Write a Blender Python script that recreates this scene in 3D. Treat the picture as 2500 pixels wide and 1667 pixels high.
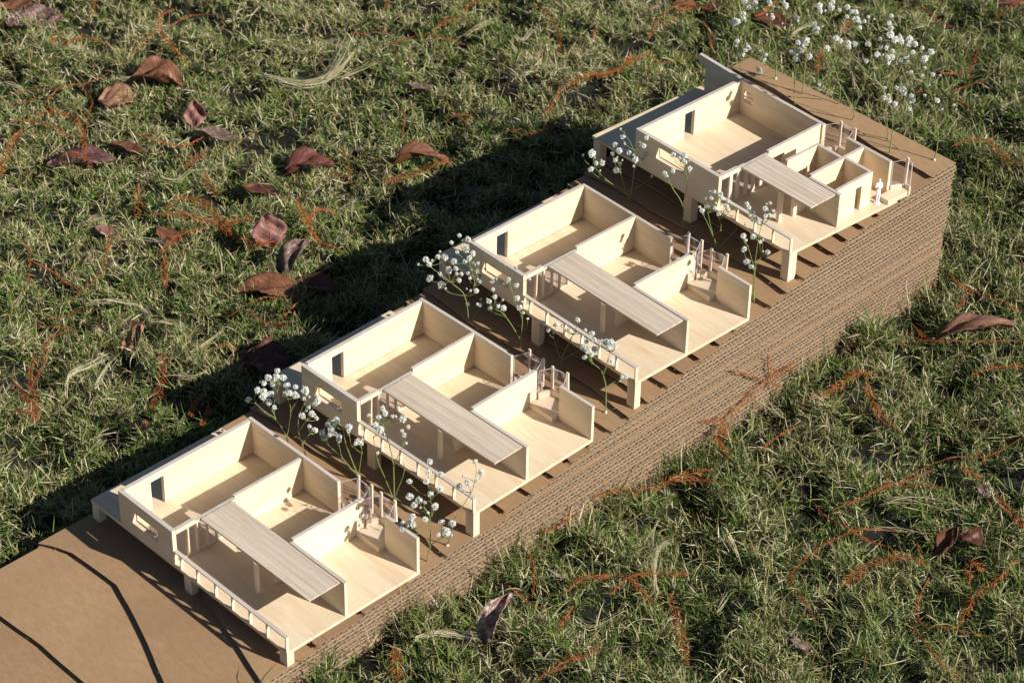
import bpy, bmesh, math, random
import numpy as np
from mathutils import Vector, Matrix
from math import radians as RAD, sin, cos, pi

for o in list(bpy.data.objects):
    bpy.data.objects.remove(o)
S = 0.01                       # all numbers below are centimetres
random.seed(7)
rng = np.random.default_rng(11)
scene = bpy.context.scene
COL = scene.collection

# ------------------------------------------------------------------ camera
ROT = [[0.71805952, -0.69576629, 0.01731474], [-0.41266682, -0.44565888, -0.79441441], [0.56044323, 0.56329161, -0.60712926]]
CAMPOS = Vector((-81.475, -103.7971, 124.4235))
camd = bpy.data.cameras.new('camera')
cam = bpy.data.objects.new('camera', camd)
COL.objects.link(cam)
right, down, fwd = (Vector(r) for r in ROT)
M = Matrix((right, -down, -fwd)).transposed().to_4x4()
M.translation = CAMPOS * S
cam.matrix_world = M
camd.sensor_width = 36
camd.lens = 6607.58 * 36 / 2500
camd.shift_x = -33.836 / 2500
camd.shift_y = 61.47 / 2500
camd.clip_start = 0.05
camd.clip_end = 200
camd.dof.use_dof = True
camd.dof.focus_distance = 1.95
camd.dof.aperture_fstop = 22
scene.camera = cam

# ------------------------------------------------------------------ light
SUN = Vector((0.45, -1.5, 1.0)).normalized()
world = bpy.data.worlds.new('World')
scene.world = world
world.use_nodes = True
wn = world.node_tree.nodes
sky = wn.new('ShaderNodeTexSky')
sky.sky_type = 'NISHITA'
sky.sun_disc = False
sky.dust_density = 0.2
sky.air_density = 0.8
sky.sun_elevation = math.asin(SUN.z)
sky.sun_rotation = math.atan2(SUN.x, SUN.y)
world.node_tree.links.new(sky.outputs[0], wn['Background'].inputs[0])
wn['Background'].inputs[1].default_value = 0.05
sund = bpy.data.lights.new('sun', 'SUN')
sund.energy = 5.0
sund.angle = RAD(0.53)
sund.color = (1.0, 0.945, 0.87)
sun = bpy.data.objects.new('sun', sund)
COL.objects.link(sun)
sun.rotation_euler = SUN.to_track_quat('Z', 'Y').to_euler()
scene.view_settings.view_transform = 'Standard'
scene.view_settings.look = 'None'
scene.view_settings.gamma = 1
scene.view_settings.exposure = 0.45
scene.view_settings.use_curve_mapping = False
scene.cycles.max_bounces = 10
scene.cycles.diffuse_bounces = 6
scene.cycles.transparent_max_bounces = 16

# ------------------------------------------------------------------ measured data (cm)
UF = [2.5, 6.59, 10.75, 14.38, 20.13, 22.49, 24.88, 26.64, 28.38, 30.45, 32.38, 34.23, 36.15, 37.98, 39.88, 41.73, 43.42, 47.47, 49.3, 51.03, 52.78, 54.61, 56.25, 57.93, 59.78, 62.26, 66.03]
SPRIGS = [
 ('S1',[13.21,15.63,0.08],[[[0.0,0.0,0.0],[0.05,0.01,1.65],[-0.46,0.58,3.33],[-0.97,1.14,3.99],[-1.39,1.63,4.72]],[[-0.46,0.58,3.33],[-0.56,0.8,4.04],[-0.7,1.17,4.47]],[[-0.46,0.58,3.33],[-0.43,0.72,4.44],[0.03,0.55,6.28]],[[0.05,0.01,1.65],[0.48,-0.04,3.97],[0.52,0.35,4.86]],[[0.48,-0.04,3.97],[0.69,-0.21,4.52]]],[[0.2,0.92,7.18,0.18,0.03,0.55,6.28],[-0.79,0.77,7.15,0.256,0.03,0.55,6.28],[-0.13,0.66,6.96,0.231,0.03,0.55,6.28],[0.46,0.69,6.54,0.257,0.03,0.55,6.28],[-0.23,1.0,6.44,0.18,0.03,0.55,6.28],[0.03,1.36,5.75,0.155,0.52,0.35,4.86],[-1.12,0.86,6.81,0.179,-1.39,1.63,4.72],[-0.95,1.48,6.49,0.087,0.03,0.55,6.28],[-1.4,1.31,6.07,0.231,-1.39,1.63,4.72],[-0.47,1.0,5.4,0.232,-0.7,1.17,4.47],[-0.78,1.35,5.55,0.258,-0.7,1.17,4.47],[-1.15,1.0,5.52,0.257,-0.7,1.17,4.47],[-0.75,0.86,4.92,0.206,-0.7,1.17,4.47],[-0.57,0.52,4.51,0.17,-0.56,0.8,4.04],[-1.48,2.25,4.72,0.233,-1.39,1.63,4.72],[0.68,0.53,5.84,0.217,0.52,0.35,4.86],[0.77,-0.33,6.14,0.165,0.52,0.35,4.86],[0.6,0.65,5.03,0.207,0.52,0.35,4.86],[0.43,-0.01,5.58,0.206,0.52,0.35,4.86],[0.96,0.07,5.07,0.258,0.52,0.35,4.86],[0.66,-0.65,5.58,0.129,0.69,-0.21,4.52]]),
 ('S1b',[14.05,14.43,0.08],[[[0.0,0.0,0.0],[-0.32,0.07,1.42],[-0.6,0.1,2.85],[-0.63,-0.11,4.5],[-0.45,-0.54,5.57]],[[-0.32,0.07,1.42],[0.25,0.12,1.95],[0.62,0.11,1.96]],[[-0.3,0.3,2.72],[-0.18,-0.4,3.92]]],[[-0.56,-0.79,7.0,0.28,-0.45,-0.54,5.57],[-0.18,-0.19,5.72,0.128,-0.45,-0.54,5.57],[0.39,-0.9,6.1,0.154,-0.45,-0.54,5.57],[0.11,-1.36,6.1,0.23,-0.45,-0.54,5.57],[0.54,-0.52,5.1,0.18,-0.18,-0.4,3.92],[-0.16,-0.53,5.41,0.18,-0.63,-0.11,4.5],[0.18,-0.52,4.37,0.206,-0.18,-0.4,3.92],[-0.57,-0.38,4.51,0.216,-0.18,-0.4,3.92],[0.56,-0.57,3.79,0.145,-0.18,-0.4,3.92],[-0.14,-0.35,4.73,0.077,-0.63,-0.11,4.5],[0.78,0.55,2.27,0.146,0.62,0.11,1.96],[1.01,0.22,1.97,0.219,0.62,0.11,1.96],[-0.26,-0.73,5.3,0.128,-0.63,-0.11,4.5]]),
 ('S2',[15.39,10.35,0.08],[[[0.0,0.0,0.0],[-0.2,0.13,0.98],[-0.63,0.49,3.09],[-0.8,0.59,4.48],[-1.02,0.74,5.08]],[[0.0,0.0,0.0],[0.06,-0.39,2.45],[-0.13,-0.54,3.21]],[[0.0,0.0,0.0],[-0.89,0.66,1.92],[-1.54,1.06,2.97],[-2.06,1.35,3.94]],[[-0.89,0.66,1.92],[-1.32,0.45,3.42]],[[0.06,-0.39,2.45],[-0.38,0.18,3.07],[-0.58,0.18,4.1]]],[[-1.07,0.92,5.32,0.214,-1.02,0.74,5.08],[-1.79,0.87,5.63,0.142,-1.02,0.74,5.08],[-1.66,1.18,5.03,0.204,-2.06,1.35,3.94],[-1.32,0.9,4.94,0.163,-0.8,0.59,4.48],[-1.74,0.79,4.91,0.214,-2.06,1.35,3.94],[-1.9,1.6,4.21,0.205,-2.06,1.35,3.94],[-1.86,1.36,3.86,0.215,-1.54,1.06,2.97],[-1.78,0.84,4.45,0.178,-2.06,1.35,3.94],[-1.51,0.62,4.46,0.178,-1.32,0.45,3.42],[-1.18,0.58,4.06,0.23,-1.32,0.45,3.42],[-1.58,0.15,4.25,0.178,-1.32,0.45,3.42],[-0.22,0.62,4.36,0.205,-0.8,0.59,4.48],[-0.89,-0.11,4.8,0.142,-0.58,0.18,4.1],[-0.13,-0.21,3.52,0.23,-0.13,-0.54,3.21],[0.08,-0.3,3.28,0.164,-0.13,-0.54,3.21],[-0.46,-0.35,3.57,0.143,-0.38,0.18,3.07]]),
 ('S3',[15.24,6.36,0.08],[[[0.0,0.0,0.0],[0.1,0.09,3.38],[-0.05,0.43,5.6],[-0.19,0.76,6.93]],[[0.0,-0.0,0.53],[-0.83,0.69,4.13],[-1.07,0.8,6.23]],[[0.0,-0.0,0.53],[0.59,-0.51,3.18],[0.39,-0.23,4.15]],[[0.1,0.09,3.38],[0.03,-1.0,5.97]]],[[-1.16,1.15,8.02,0.124,-0.19,0.76,6.93],[-0.4,0.56,8.59,0.185,-0.19,0.76,6.93],[-0.15,1.3,7.24,0.207,-0.19,0.76,6.93],[-0.28,0.46,8.16,0.185,-0.19,0.76,6.93],[-0.82,0.88,7.2,0.207,-1.07,0.8,6.23],[-0.49,0.77,6.66,0.259,-1.07,0.8,6.23],[0.52,0.61,7.35,0.124,-0.19,0.76,6.93],[0.32,0.05,7.78,0.103,-0.19,0.76,6.93],[0.45,-0.07,8.52,0.124,-0.19,0.76,6.93],[0.79,-0.18,7.45,0.248,-0.19,0.76,6.93],[0.47,-1.09,7.44,0.144,0.03,-1.0,5.97],[-0.23,-1.23,7.55,0.123,0.03,-1.0,5.97],[0.25,-0.9,6.73,0.165,0.03,-1.0,5.97],[0.37,-0.96,5.98,0.104,0.03,-1.0,5.97],[-0.07,0.91,5.91,0.125,-0.05,0.43,5.6],[-1.1,0.37,5.13,0.104,-0.83,0.69,4.13]]),
 ('S4',[13.13,0.63,-0.28],[[[0.0,0.0,0.0],[0.32,-0.02,1.36],[0.46,0.13,3.46],[0.47,0.41,4.03]],[[0.21,-0.21,1.42],[-0.39,-0.02,2.79],[-0.91,0.1,3.4]],[[0.32,-0.02,1.36],[0.6,-0.92,2.4]],[[0.18,-0.18,4.07],[0.53,-0.3,4.57]],[[0.28,-0.28,4.06],[0.4,0.01,5.55],[0.45,0.38,6.73]],[[0.21,-0.21,5.51],[0.41,-0.72,6.43]]],[[-0.53,1.07,5.51,0.263,0.21,-0.21,5.51],[0.09,0.84,4.98,0.246,0.47,0.41,4.03],[-0.28,0.92,4.71,0.22,0.47,0.41,4.03],[0.42,-0.43,5.02,0.245,0.53,-0.3,4.57],[-0.11,-0.3,4.69,0.088,0.18,-0.18,4.07],[-1.3,-0.05,4.85,0.209,-0.91,0.1,3.4],[-0.65,-0.61,4.61,0.192,-0.91,0.1,3.4],[-1.41,0.83,3.86,0.14,-0.91,0.1,3.4],[-0.88,0.7,3.57,0.264,-0.91,0.1,3.4],[-1.22,-0.03,4.1,0.193,-0.91,0.1,3.4],[-1.64,0.65,3.48,0.176,-0.39,-0.02,2.79],[0.9,-0.59,3.4,0.22,0.6,-0.92,2.4],[1.13,-1.4,3.68,0.246,0.6,-0.92,2.4],[0.75,-1.18,3.05,0.264,0.6,-0.92,2.4],[0.28,-0.92,2.87,0.123,0.6,-0.92,2.4],[0.48,0.06,5.8,0.192,0.4,0.01,5.55],[0.53,0.76,4.59,0.106,0.47,0.41,4.03],[0.88,-1.25,2.82,0.194,0.6,-0.92,2.4],[0.52,0.2,8.53,0.181,0.45,0.38,6.73],[0.24,0.02,7.85,0.202,0.45,0.38,6.73],[1.37,-0.01,7.09,0.203,0.45,0.38,6.73],[-0.42,-0.5,7.76,0.181,0.41,-0.72,6.43],[0.52,-0.84,6.8,0.222,0.41,-0.72,6.43],[-0.4,1.24,6.69,0.183,0.4,0.01,5.55]]),
 ('S5',[15.05,0.58,0.08],[[[0.0,0.0,0.0],[-0.01,-0.72,2.82]],[[-0.01,-0.72,2.82],[1.25,-1.02,4.7],[1.56,-1.09,5.58]]],[[1.85,-0.81,7.0,0.183,1.56,-1.09,5.58],[1.93,-1.29,6.29,0.204,1.56,-1.09,5.58],[0.88,-0.28,5.04,0.205,1.25,-1.02,4.7],[0.89,-1.16,5.79,0.204,1.25,-1.02,4.7],[1.01,-0.86,5.75,0.143,1.25,-1.02,4.7],[1.42,-1.4,5.99,0.143,1.56,-1.09,5.58],[1.22,-0.32,5.74,0.102,1.56,-1.09,5.58]]),
 ('S6',[31.91,16.41,2.21],[[[0.0,0.0,0.0],[-0.29,0.15,2.64],[-1.13,0.86,3.95],[-2.31,1.9,5.47]],[[-0.29,0.15,2.64],[0.27,-0.31,3.59],[-0.02,-0.07,5.69]],[[0.0,0.0,0.0],[0.89,-0.39,1.37],[1.64,-0.65,2.5]],[[0.27,-0.31,3.59],[0.97,-0.27,4.12]]],[[-0.27,0.78,7.83,0.134,-0.02,-0.07,5.69],[-0.15,-0.0,7.78,0.23,-0.02,-0.07,5.69],[-0.36,0.25,7.71,0.121,-0.02,-0.07,5.69],[-0.05,0.24,6.76,0.231,-0.02,-0.07,5.69],[-1.0,0.87,7.49,0.134,-0.02,-0.07,5.69],[-0.81,0.44,6.77,0.134,-0.02,-0.07,5.69],[0.08,-0.3,6.57,0.231,-0.02,-0.07,5.69],[-0.26,-0.28,6.32,0.182,-0.02,-0.07,5.69],[0.03,0.51,5.45,0.184,0.97,-0.27,4.12],[-1.54,1.75,6.01,0.195,-2.31,1.9,5.47],[-1.2,1.38,6.0,0.232,-2.31,1.9,5.47],[-1.66,1.41,6.7,0.085,-2.31,1.9,5.47],[-2.47,2.05,6.05,0.207,-2.31,1.9,5.47],[-2.41,1.78,5.71,0.207,-2.31,1.9,5.47],[-3.13,2.19,5.85,0.091,-2.31,1.9,5.47],[-0.98,0.59,5.93,0.232,-0.02,-0.07,5.69],[-1.05,1.13,4.87,0.269,-1.13,0.86,3.95],[-1.41,1.6,4.48,0.184,-1.13,0.86,3.95],[-0.92,0.47,5.28,0.183,-1.13,0.86,3.95],[-2.03,2.11,4.1,0.27,-1.13,0.86,3.95],[-1.38,1.59,3.45,0.271,-0.29,0.15,2.64],[-0.67,0.64,4.58,0.135,-1.13,0.86,3.95],[-0.45,0.38,4.61,0.153,-1.13,0.86,3.95],[-0.51,0.56,3.97,0.184,-1.13,0.86,3.95],[0.19,0.33,4.41,0.135,0.97,-0.27,4.12],[0.92,0.04,4.37,0.197,0.97,-0.27,4.12],[0.68,-0.26,5.39,0.122,0.97,-0.27,4.12],[0.57,0.11,5.24,0.11,0.97,-0.27,4.12],[0.63,0.41,4.48,0.092,0.97,-0.27,4.12],[0.72,-0.52,3.82,0.184,0.27,-0.31,3.59],[0.2,-0.59,3.29,0.196,-0.29,0.15,2.64],[0.31,0.21,3.96,0.123,0.27,-0.31,3.59],[0.41,-0.35,3.02,0.202,-0.29,0.15,2.64],[0.24,0.36,1.52,0.181,0.89,-0.39,1.37],[0.54,-0.66,1.84,0.158,0.89,-0.39,1.37],[0.91,-0.36,2.02,0.09,0.89,-0.39,1.37]]),
 ('S7',[32.22,11.17,2.56],[[[0.0,0.0,0.0],[-0.05,-0.12,0.85],[-0.96,0.63,3.15],[-1.64,1.14,3.95]],[[-0.05,-0.12,0.85],[0.15,-0.04,2.8],[-0.19,0.42,4.22],[-0.41,0.74,5.77]]],[[-1.92,1.38,4.56,0.198,-1.64,1.14,3.95],[-1.41,1.31,4.78,0.176,-1.64,1.14,3.95],[-0.96,0.82,3.79,0.22,-0.96,0.63,3.15],[-1.59,1.63,3.66,0.154,-0.96,0.63,3.15],[-1.53,0.83,4.21,0.132,-1.64,1.14,3.95],[-1.09,0.78,4.61,0.088,-1.64,1.14,3.95],[-1.55,1.35,5.49,0.153,-1.64,1.14,3.95],[-1.13,1.88,5.74,0.154,-0.41,0.74,5.77],[-0.59,0.73,6.23,0.175,-0.41,0.74,5.77],[0.09,0.57,5.5,0.176,-0.19,0.42,4.22],[0.11,0.7,7.0,0.131,-0.41,0.74,5.77],[0.04,0.43,4.39,0.198,-0.19,0.42,4.22],[0.31,0.4,3.45,0.221,0.15,-0.04,2.8],[0.48,0.22,2.95,0.133,0.15,-0.04,2.8],[0.61,-0.25,6.23,0.11,-0.41,0.74,5.77],[0.15,-0.0,4.27,0.088,0.15,-0.04,2.8],[-0.88,0.79,7.72,0.087,-0.41,0.74,5.77],[0.53,-0.26,2.66,0.089,-0.05,-0.12,0.85]]),
 ('S8',[32.69,7.33,2.56],[[[0.0,0.0,0.0],[0.22,0.21,0.6],[0.01,0.86,2.45]],[[0.22,0.21,0.6],[0.49,-0.51,2.8],[0.59,-0.64,3.27]],[[0.22,0.21,0.6],[0.75,-0.56,1.35],[1.18,-0.8,1.49]]],[[-0.12,1.26,2.96,0.165,0.01,0.86,2.45],[0.3,0.85,3.42,0.197,0.01,0.86,2.45],[0.58,-1.04,4.79,0.185,0.59,-0.64,3.27],[0.94,-0.62,3.46,0.197,0.59,-0.64,3.27],[0.43,-0.37,3.57,0.153,0.59,-0.64,3.27],[0.1,0.07,3.87,0.109,0.59,-0.64,3.27],[1.17,-1.31,3.71,0.131,0.59,-0.64,3.27],[0.29,-0.17,3.61,0.087,0.59,-0.64,3.27]]),
 ('S9',[31.77,1.69,2.21],[[[0.0,0.0,0.0],[0.05,0.13,2.21],[-0.11,0.47,3.58],[-0.49,1.03,4.2]],[[-0.21,0.21,3.34],[0.25,0.02,5.4]],[[0.05,0.13,2.21],[0.89,-0.45,2.92]]],[[-1.04,0.71,7.28,0.191,0.25,0.02,5.4],[-0.82,0.66,6.69,0.191,0.25,0.02,5.4],[-0.86,1.33,6.2,0.192,-0.49,1.03,4.2],[-0.92,1.65,5.54,0.214,-0.49,1.03,4.2],[-0.95,1.13,5.55,0.235,-0.49,1.03,4.2],[-0.32,1.09,5.32,0.257,-0.49,1.03,4.2],[-0.83,1.54,4.61,0.172,-0.49,1.03,4.2],[-0.85,0.81,5.32,0.171,-0.49,1.03,4.2],[-0.2,0.44,6.35,0.16,0.25,0.02,5.4],[0.05,-0.12,6.39,0.255,0.25,0.02,5.4],[-0.18,-0.12,6.14,0.192,0.25,0.02,5.4],[0.19,-0.39,6.38,0.17,0.25,0.02,5.4],[0.24,-0.11,4.68,0.214,-0.11,0.47,3.58],[0.27,-0.41,6.06,0.149,0.25,0.02,5.4],[0.97,-0.92,3.36,0.193,0.89,-0.45,2.92],[0.66,-0.82,3.39,0.15,0.89,-0.45,2.92],[0.74,-0.6,2.86,0.086,0.05,0.13,2.21],[-0.06,0.18,6.42,0.17,0.25,0.02,5.4]]),
 ('S10',[49.49,16.66,5.05],[[[0.0,0.0,0.0],[-0.19,0.26,1.03],[-1.15,1.29,1.94],[-1.91,2.12,3.18]],[[-0.19,0.26,1.03],[-0.47,0.65,2.77]],[[0.0,0.0,0.0],[0.11,-0.28,3.28],[-0.08,-0.26,5.14],[-0.74,0.22,6.79]],[[0.11,-0.28,3.28],[1.07,-0.27,3.83]]],[[-2.41,1.99,4.76,0.275,-1.91,2.12,3.18],[-2.63,2.71,4.35,0.1,-1.91,2.12,3.18],[-1.97,1.9,3.72,0.151,-1.91,2.12,3.18],[-1.55,1.65,3.66,0.201,-1.91,2.12,3.18],[-2.39,2.04,3.27,0.201,-1.15,1.29,1.94],[-0.91,0.99,5.42,0.2,-0.08,-0.26,5.14],[-0.79,0.28,6.39,0.187,-0.08,-0.26,5.14],[-0.91,0.5,5.06,0.225,-0.47,0.65,2.77],[0.36,0.59,4.27,0.214,1.07,-0.27,3.83],[-0.14,-0.55,4.41,0.213,0.11,-0.28,3.28],[0.46,-0.75,5.53,0.225,-0.08,-0.26,5.14],[1.07,-0.47,4.25,0.226,1.07,-0.27,3.83],[0.64,-0.88,6.24,0.175,-0.08,-0.26,5.14],[0.49,-0.25,5.68,0.125,-0.08,-0.26,5.14],[-0.58,1.16,3.71,0.176,-0.47,0.65,2.77],[-0.77,0.85,3.05,0.227,-0.47,0.65,2.77],[-0.34,0.91,3.4,0.151,-0.47,0.65,2.77],[1.32,-1.06,2.47,0.126,-0.19,0.26,1.03],[-1.03,0.34,7.18,0.087,-0.74,0.22,6.79],[-1.19,0.91,4.74,0.15,-0.47,0.65,2.77]]),
 ('S11',[49.69,10.99,5.4],[[[0.0,0.0,0.0],[-0.08,0.15,2.09],[-0.66,0.78,3.65],[-0.89,1.08,4.41]],[[-0.08,0.15,2.09],[0.09,-0.03,4.19],[-0.06,0.19,5.43]]],[[0.2,0.51,6.43,0.246,-0.06,0.19,5.43],[0.08,0.64,6.02,0.222,-0.06,0.19,5.43],[-0.01,0.28,6.0,0.197,-0.06,0.19,5.43],[-0.84,0.77,6.8,0.172,-0.06,0.19,5.43],[-0.86,1.54,4.76,0.222,-0.89,1.08,4.41],[-1.02,0.57,5.51,0.172,-0.89,1.08,4.41],[-0.1,-0.33,5.77,0.172,0.09,-0.03,4.19],[-0.36,0.57,6.41,0.123,-0.06,0.19,5.43],[-0.92,1.25,4.66,0.123,-0.89,1.08,4.41]]),
 ('S12',[49.71,7.33,5.05],[[[0.0,0.0,0.0],[-0.54,0.18,1.71],[-1.33,0.61,3.79]],[[-0.54,0.18,1.71],[0.12,0.0,1.97],[0.1,0.15,2.88]],[[-0.06,0.06,0.24],[1.07,-0.68,1.88],[1.35,-0.57,2.18]],[[-0.54,0.18,1.71],[-0.85,0.6,3.73]]],[[-0.81,0.47,5.64,0.153,-0.85,0.6,3.73],[-0.75,0.15,5.83,0.121,-0.85,0.6,3.73],[-0.85,0.34,5.21,0.153,-0.85,0.6,3.73],[0.0,0.35,5.23,0.153,-0.85,0.6,3.73],[-0.27,-0.13,5.59,0.129,-0.85,0.6,3.73],[0.13,0.21,4.93,0.153,-0.85,0.6,3.73],[0.2,0.08,4.75,0.121,-0.85,0.6,3.73],[-1.48,0.88,4.41,0.113,-1.33,0.61,3.79],[-1.57,0.55,4.28,0.193,-1.33,0.61,3.79],[-0.57,0.94,3.94,0.202,-0.85,0.6,3.73],[-0.49,0.23,4.2,0.162,-0.85,0.6,3.73],[-0.03,0.18,3.46,0.182,0.1,0.15,2.88],[0.32,-0.29,4.72,0.162,0.1,0.15,2.88],[0.88,-0.0,4.12,0.154,0.1,0.15,2.88],[0.41,-0.16,4.15,0.162,0.1,0.15,2.88],[0.33,-0.34,3.96,0.146,0.1,0.15,2.88],[0.7,-0.47,3.95,0.17,0.1,0.15,2.88],[0.92,-0.62,4.11,0.17,1.35,-0.57,2.18],[1.56,-0.62,2.84,0.179,1.35,-0.57,2.18],[-0.99,0.67,5.06,0.113,-0.85,0.6,3.73]]),
 ('S13',[47.18,1.32,4.7],[[[0.0,0.0,0.0],[-0.23,0.02,3.07],[-0.8,0.38,5.37]],[[-0.05,0.05,0.08],[-0.23,0.02,3.07],[0.16,0.21,5.48],[0.37,0.18,6.8]],[[0.04,-0.04,0.08],[0.12,0.21,2.97],[0.65,0.0,4.1]],[[-0.23,0.02,3.07],[-1.14,0.17,4.54]]],[[-0.46,1.05,8.61,0.176,0.37,0.18,6.8],[-0.52,0.78,8.44,0.149,0.37,0.18,6.8],[0.1,1.01,7.68,0.196,0.37,0.18,6.8],[0.15,0.76,7.19,0.236,0.37,0.18,6.8],[0.01,0.23,7.17,0.149,0.37,0.18,6.8],[0.32,-0.06,8.42,0.215,0.37,0.18,6.8],[0.49,-0.36,8.97,0.133,0.37,0.18,6.8],[1.27,-0.09,7.79,0.134,0.37,0.18,6.8],[0.39,-0.09,7.74,0.165,0.37,0.18,6.8],[0.82,-0.12,7.59,0.177,0.37,0.18,6.8],[-0.28,0.81,7.6,0.098,0.37,0.18,6.8],[-0.46,1.01,6.84,0.138,0.16,0.21,5.48],[0.62,0.07,8.63,0.07,0.37,0.18,6.8],[-0.87,0.77,6.15,0.189,-0.8,0.38,5.37],[-1.17,0.27,6.1,0.118,-0.8,0.38,5.37],[0.07,0.63,5.67,0.205,0.16,0.21,5.48],[0.28,0.11,5.37,0.134,0.65,0.0,4.1],[0.59,0.1,5.39,0.079,0.65,0.0,4.1],[0.75,-0.31,4.41,0.192,0.65,0.0,4.1],[-1.41,0.18,5.45,0.19,-1.14,0.17,4.54],[-0.35,0.71,3.57,0.216,0.12,0.21,2.97],[-0.43,0.18,3.41,0.168,-0.23,0.02,3.07],[-1.16,0.57,6.31,0.166,-0.8,0.38,5.37]]),
 ('T1',[66.45,20.59,7.89],[[[0.0,0.0,0.0],[0.14,0.11,1.64],[0.12,0.37,2.94]],[[0.14,0.11,1.64],[0.34,-0.25,4.79],[0.42,-0.24,5.87]],[[0.05,-0.05,2.59],[-0.79,-0.13,4.91]]],[[-0.19,0.36,3.35,0.169,0.12,0.37,2.94],[-0.34,0.28,3.02,0.135,0.05,-0.05,2.59],[0.68,-0.14,2.59,0.204,0.05,-0.05,2.59],[0.43,0.31,1.93,0.283,0.14,0.11,1.64],[0.39,-0.09,2.47,0.17,0.14,0.11,1.64],[-1.33,-0.21,5.85,0.312,-0.79,-0.13,4.91],[0.2,0.25,5.4,0.225,0.34,-0.25,4.79],[-0.87,-0.14,5.64,0.201,-0.79,-0.13,4.91],[0.04,0.15,5.92,0.224,0.34,-0.25,4.79],[0.53,-0.09,6.45,0.291,0.42,-0.24,5.87],[0.76,-0.41,6.84,0.224,0.42,-0.24,5.87],[0.05,0.1,7.1,0.201,0.42,-0.24,5.87],[0.5,0.2,6.33,0.168,0.42,-0.24,5.87]]),
 ('T2',[68.0,18.0,8.24],[[[0.0,0.0,0.0],[-0.2,0.12,3.05],[-0.45,0.3,3.91],[-0.68,0.45,5.04]],[[-0.08,0.08,0.78],[-0.75,0.53,1.41]]],[[-0.59,0.81,7.05,0.223,-0.68,0.45,5.04],[-0.81,0.19,6.03,0.178,-0.68,0.45,5.04],[-0.79,0.31,6.25,0.111,-0.68,0.45,5.04],[-0.72,0.91,5.97,0.089,-0.68,0.45,5.04],[-1.45,0.68,2.89,0.135,-0.75,0.53,1.41],[-0.56,0.77,2.19,0.135,-0.75,0.53,1.41],[-0.72,0.75,1.8,0.158,-0.75,0.53,1.41],[-1.08,0.99,0.92,0.226,-0.08,0.08,0.78],[-1.04,0.77,0.72,0.136,0.0,0.0,0.0],[-0.74,0.88,1.54,0.113,-0.75,0.53,1.41]]),
 ('T3',[66.37,14.41,7.89],[[[0.0,0.0,0.0],[0.06,0.35,2.11],[0.4,0.41,3.61]],[[0.06,0.35,2.11],[-0.66,-0.05,4.38]]],[[-0.77,0.04,5.42,0.198,-0.66,-0.05,4.38],[-0.56,-0.08,4.77,0.221,-0.66,-0.05,4.38],[-0.89,0.18,5.47,0.154,-0.66,-0.05,4.38],[-0.68,-0.25,6.39,0.198,-0.66,-0.05,4.38],[-0.56,-0.59,5.95,0.154,-0.66,-0.05,4.38],[-0.37,-0.23,5.51,0.154,-0.66,-0.05,4.38]]),
 ('T4',[67.83,14.93,8.24],[[[0.0,0.0,0.0],[0.16,0.15,2.09],[0.38,0.24,2.94]],[[0.16,0.15,2.09],[-0.86,0.58,4.4],[-1.57,1.0,6.14],[-1.85,0.99,7.75]],[[0.16,0.15,2.09],[-0.36,-0.17,4.39]]],[[0.75,0.27,3.12,0.224,0.38,0.24,2.94],[-0.24,0.07,4.92,0.289,-0.36,-0.17,4.39],[-0.21,-0.11,5.19,0.222,-0.36,-0.17,4.39],[-0.19,0.2,4.22,0.245,0.38,0.24,2.94],[-1.7,1.12,8.44,0.22,-1.85,0.99,7.75],[-1.66,1.41,8.58,0.154,-1.85,0.99,7.75],[-0.65,0.71,6.99,0.199,-1.57,1.0,6.14],[-1.68,1.36,6.71,0.088,-1.57,1.0,6.14],[-1.99,0.84,6.65,0.088,-1.57,1.0,6.14]]),
 ('T5',[68.81,11.96,8.24],[[[0.0,0.0,0.0],[0.16,0.06,1.38],[-0.28,0.73,3.63],[-0.7,1.37,4.2]],[[-0.01,0.01,0.91],[-1.3,0.74,1.82]],[[-0.28,0.73,3.63],[-1.27,1.41,6.2],[-1.34,1.62,7.9]],[[-1.24,1.24,5.85],[-0.38,1.27,7.81]]],[[-0.42,1.36,4.78,0.266,-0.7,1.37,4.2],[-1.93,1.6,7.53,0.176,-1.27,1.41,6.2],[-1.75,1.62,6.97,0.264,-1.27,1.41,6.2],[-1.25,1.92,6.38,0.199,-1.27,1.41,6.2],[-1.69,1.52,9.15,0.219,-1.34,1.62,7.9],[-1.29,1.71,8.44,0.22,-1.34,1.62,7.9],[-0.48,1.27,8.59,0.264,-0.38,1.27,7.81],[-0.61,1.07,9.26,0.175,-0.38,1.27,7.81],[0.14,0.91,8.3,0.154,-0.38,1.27,7.81],[-0.81,1.12,9.11,0.153,-0.38,1.27,7.81],[-1.77,0.71,2.3,0.155,-1.3,0.74,1.82],[-1.36,1.2,1.5,0.089,-0.01,0.01,0.91]]),
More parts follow.
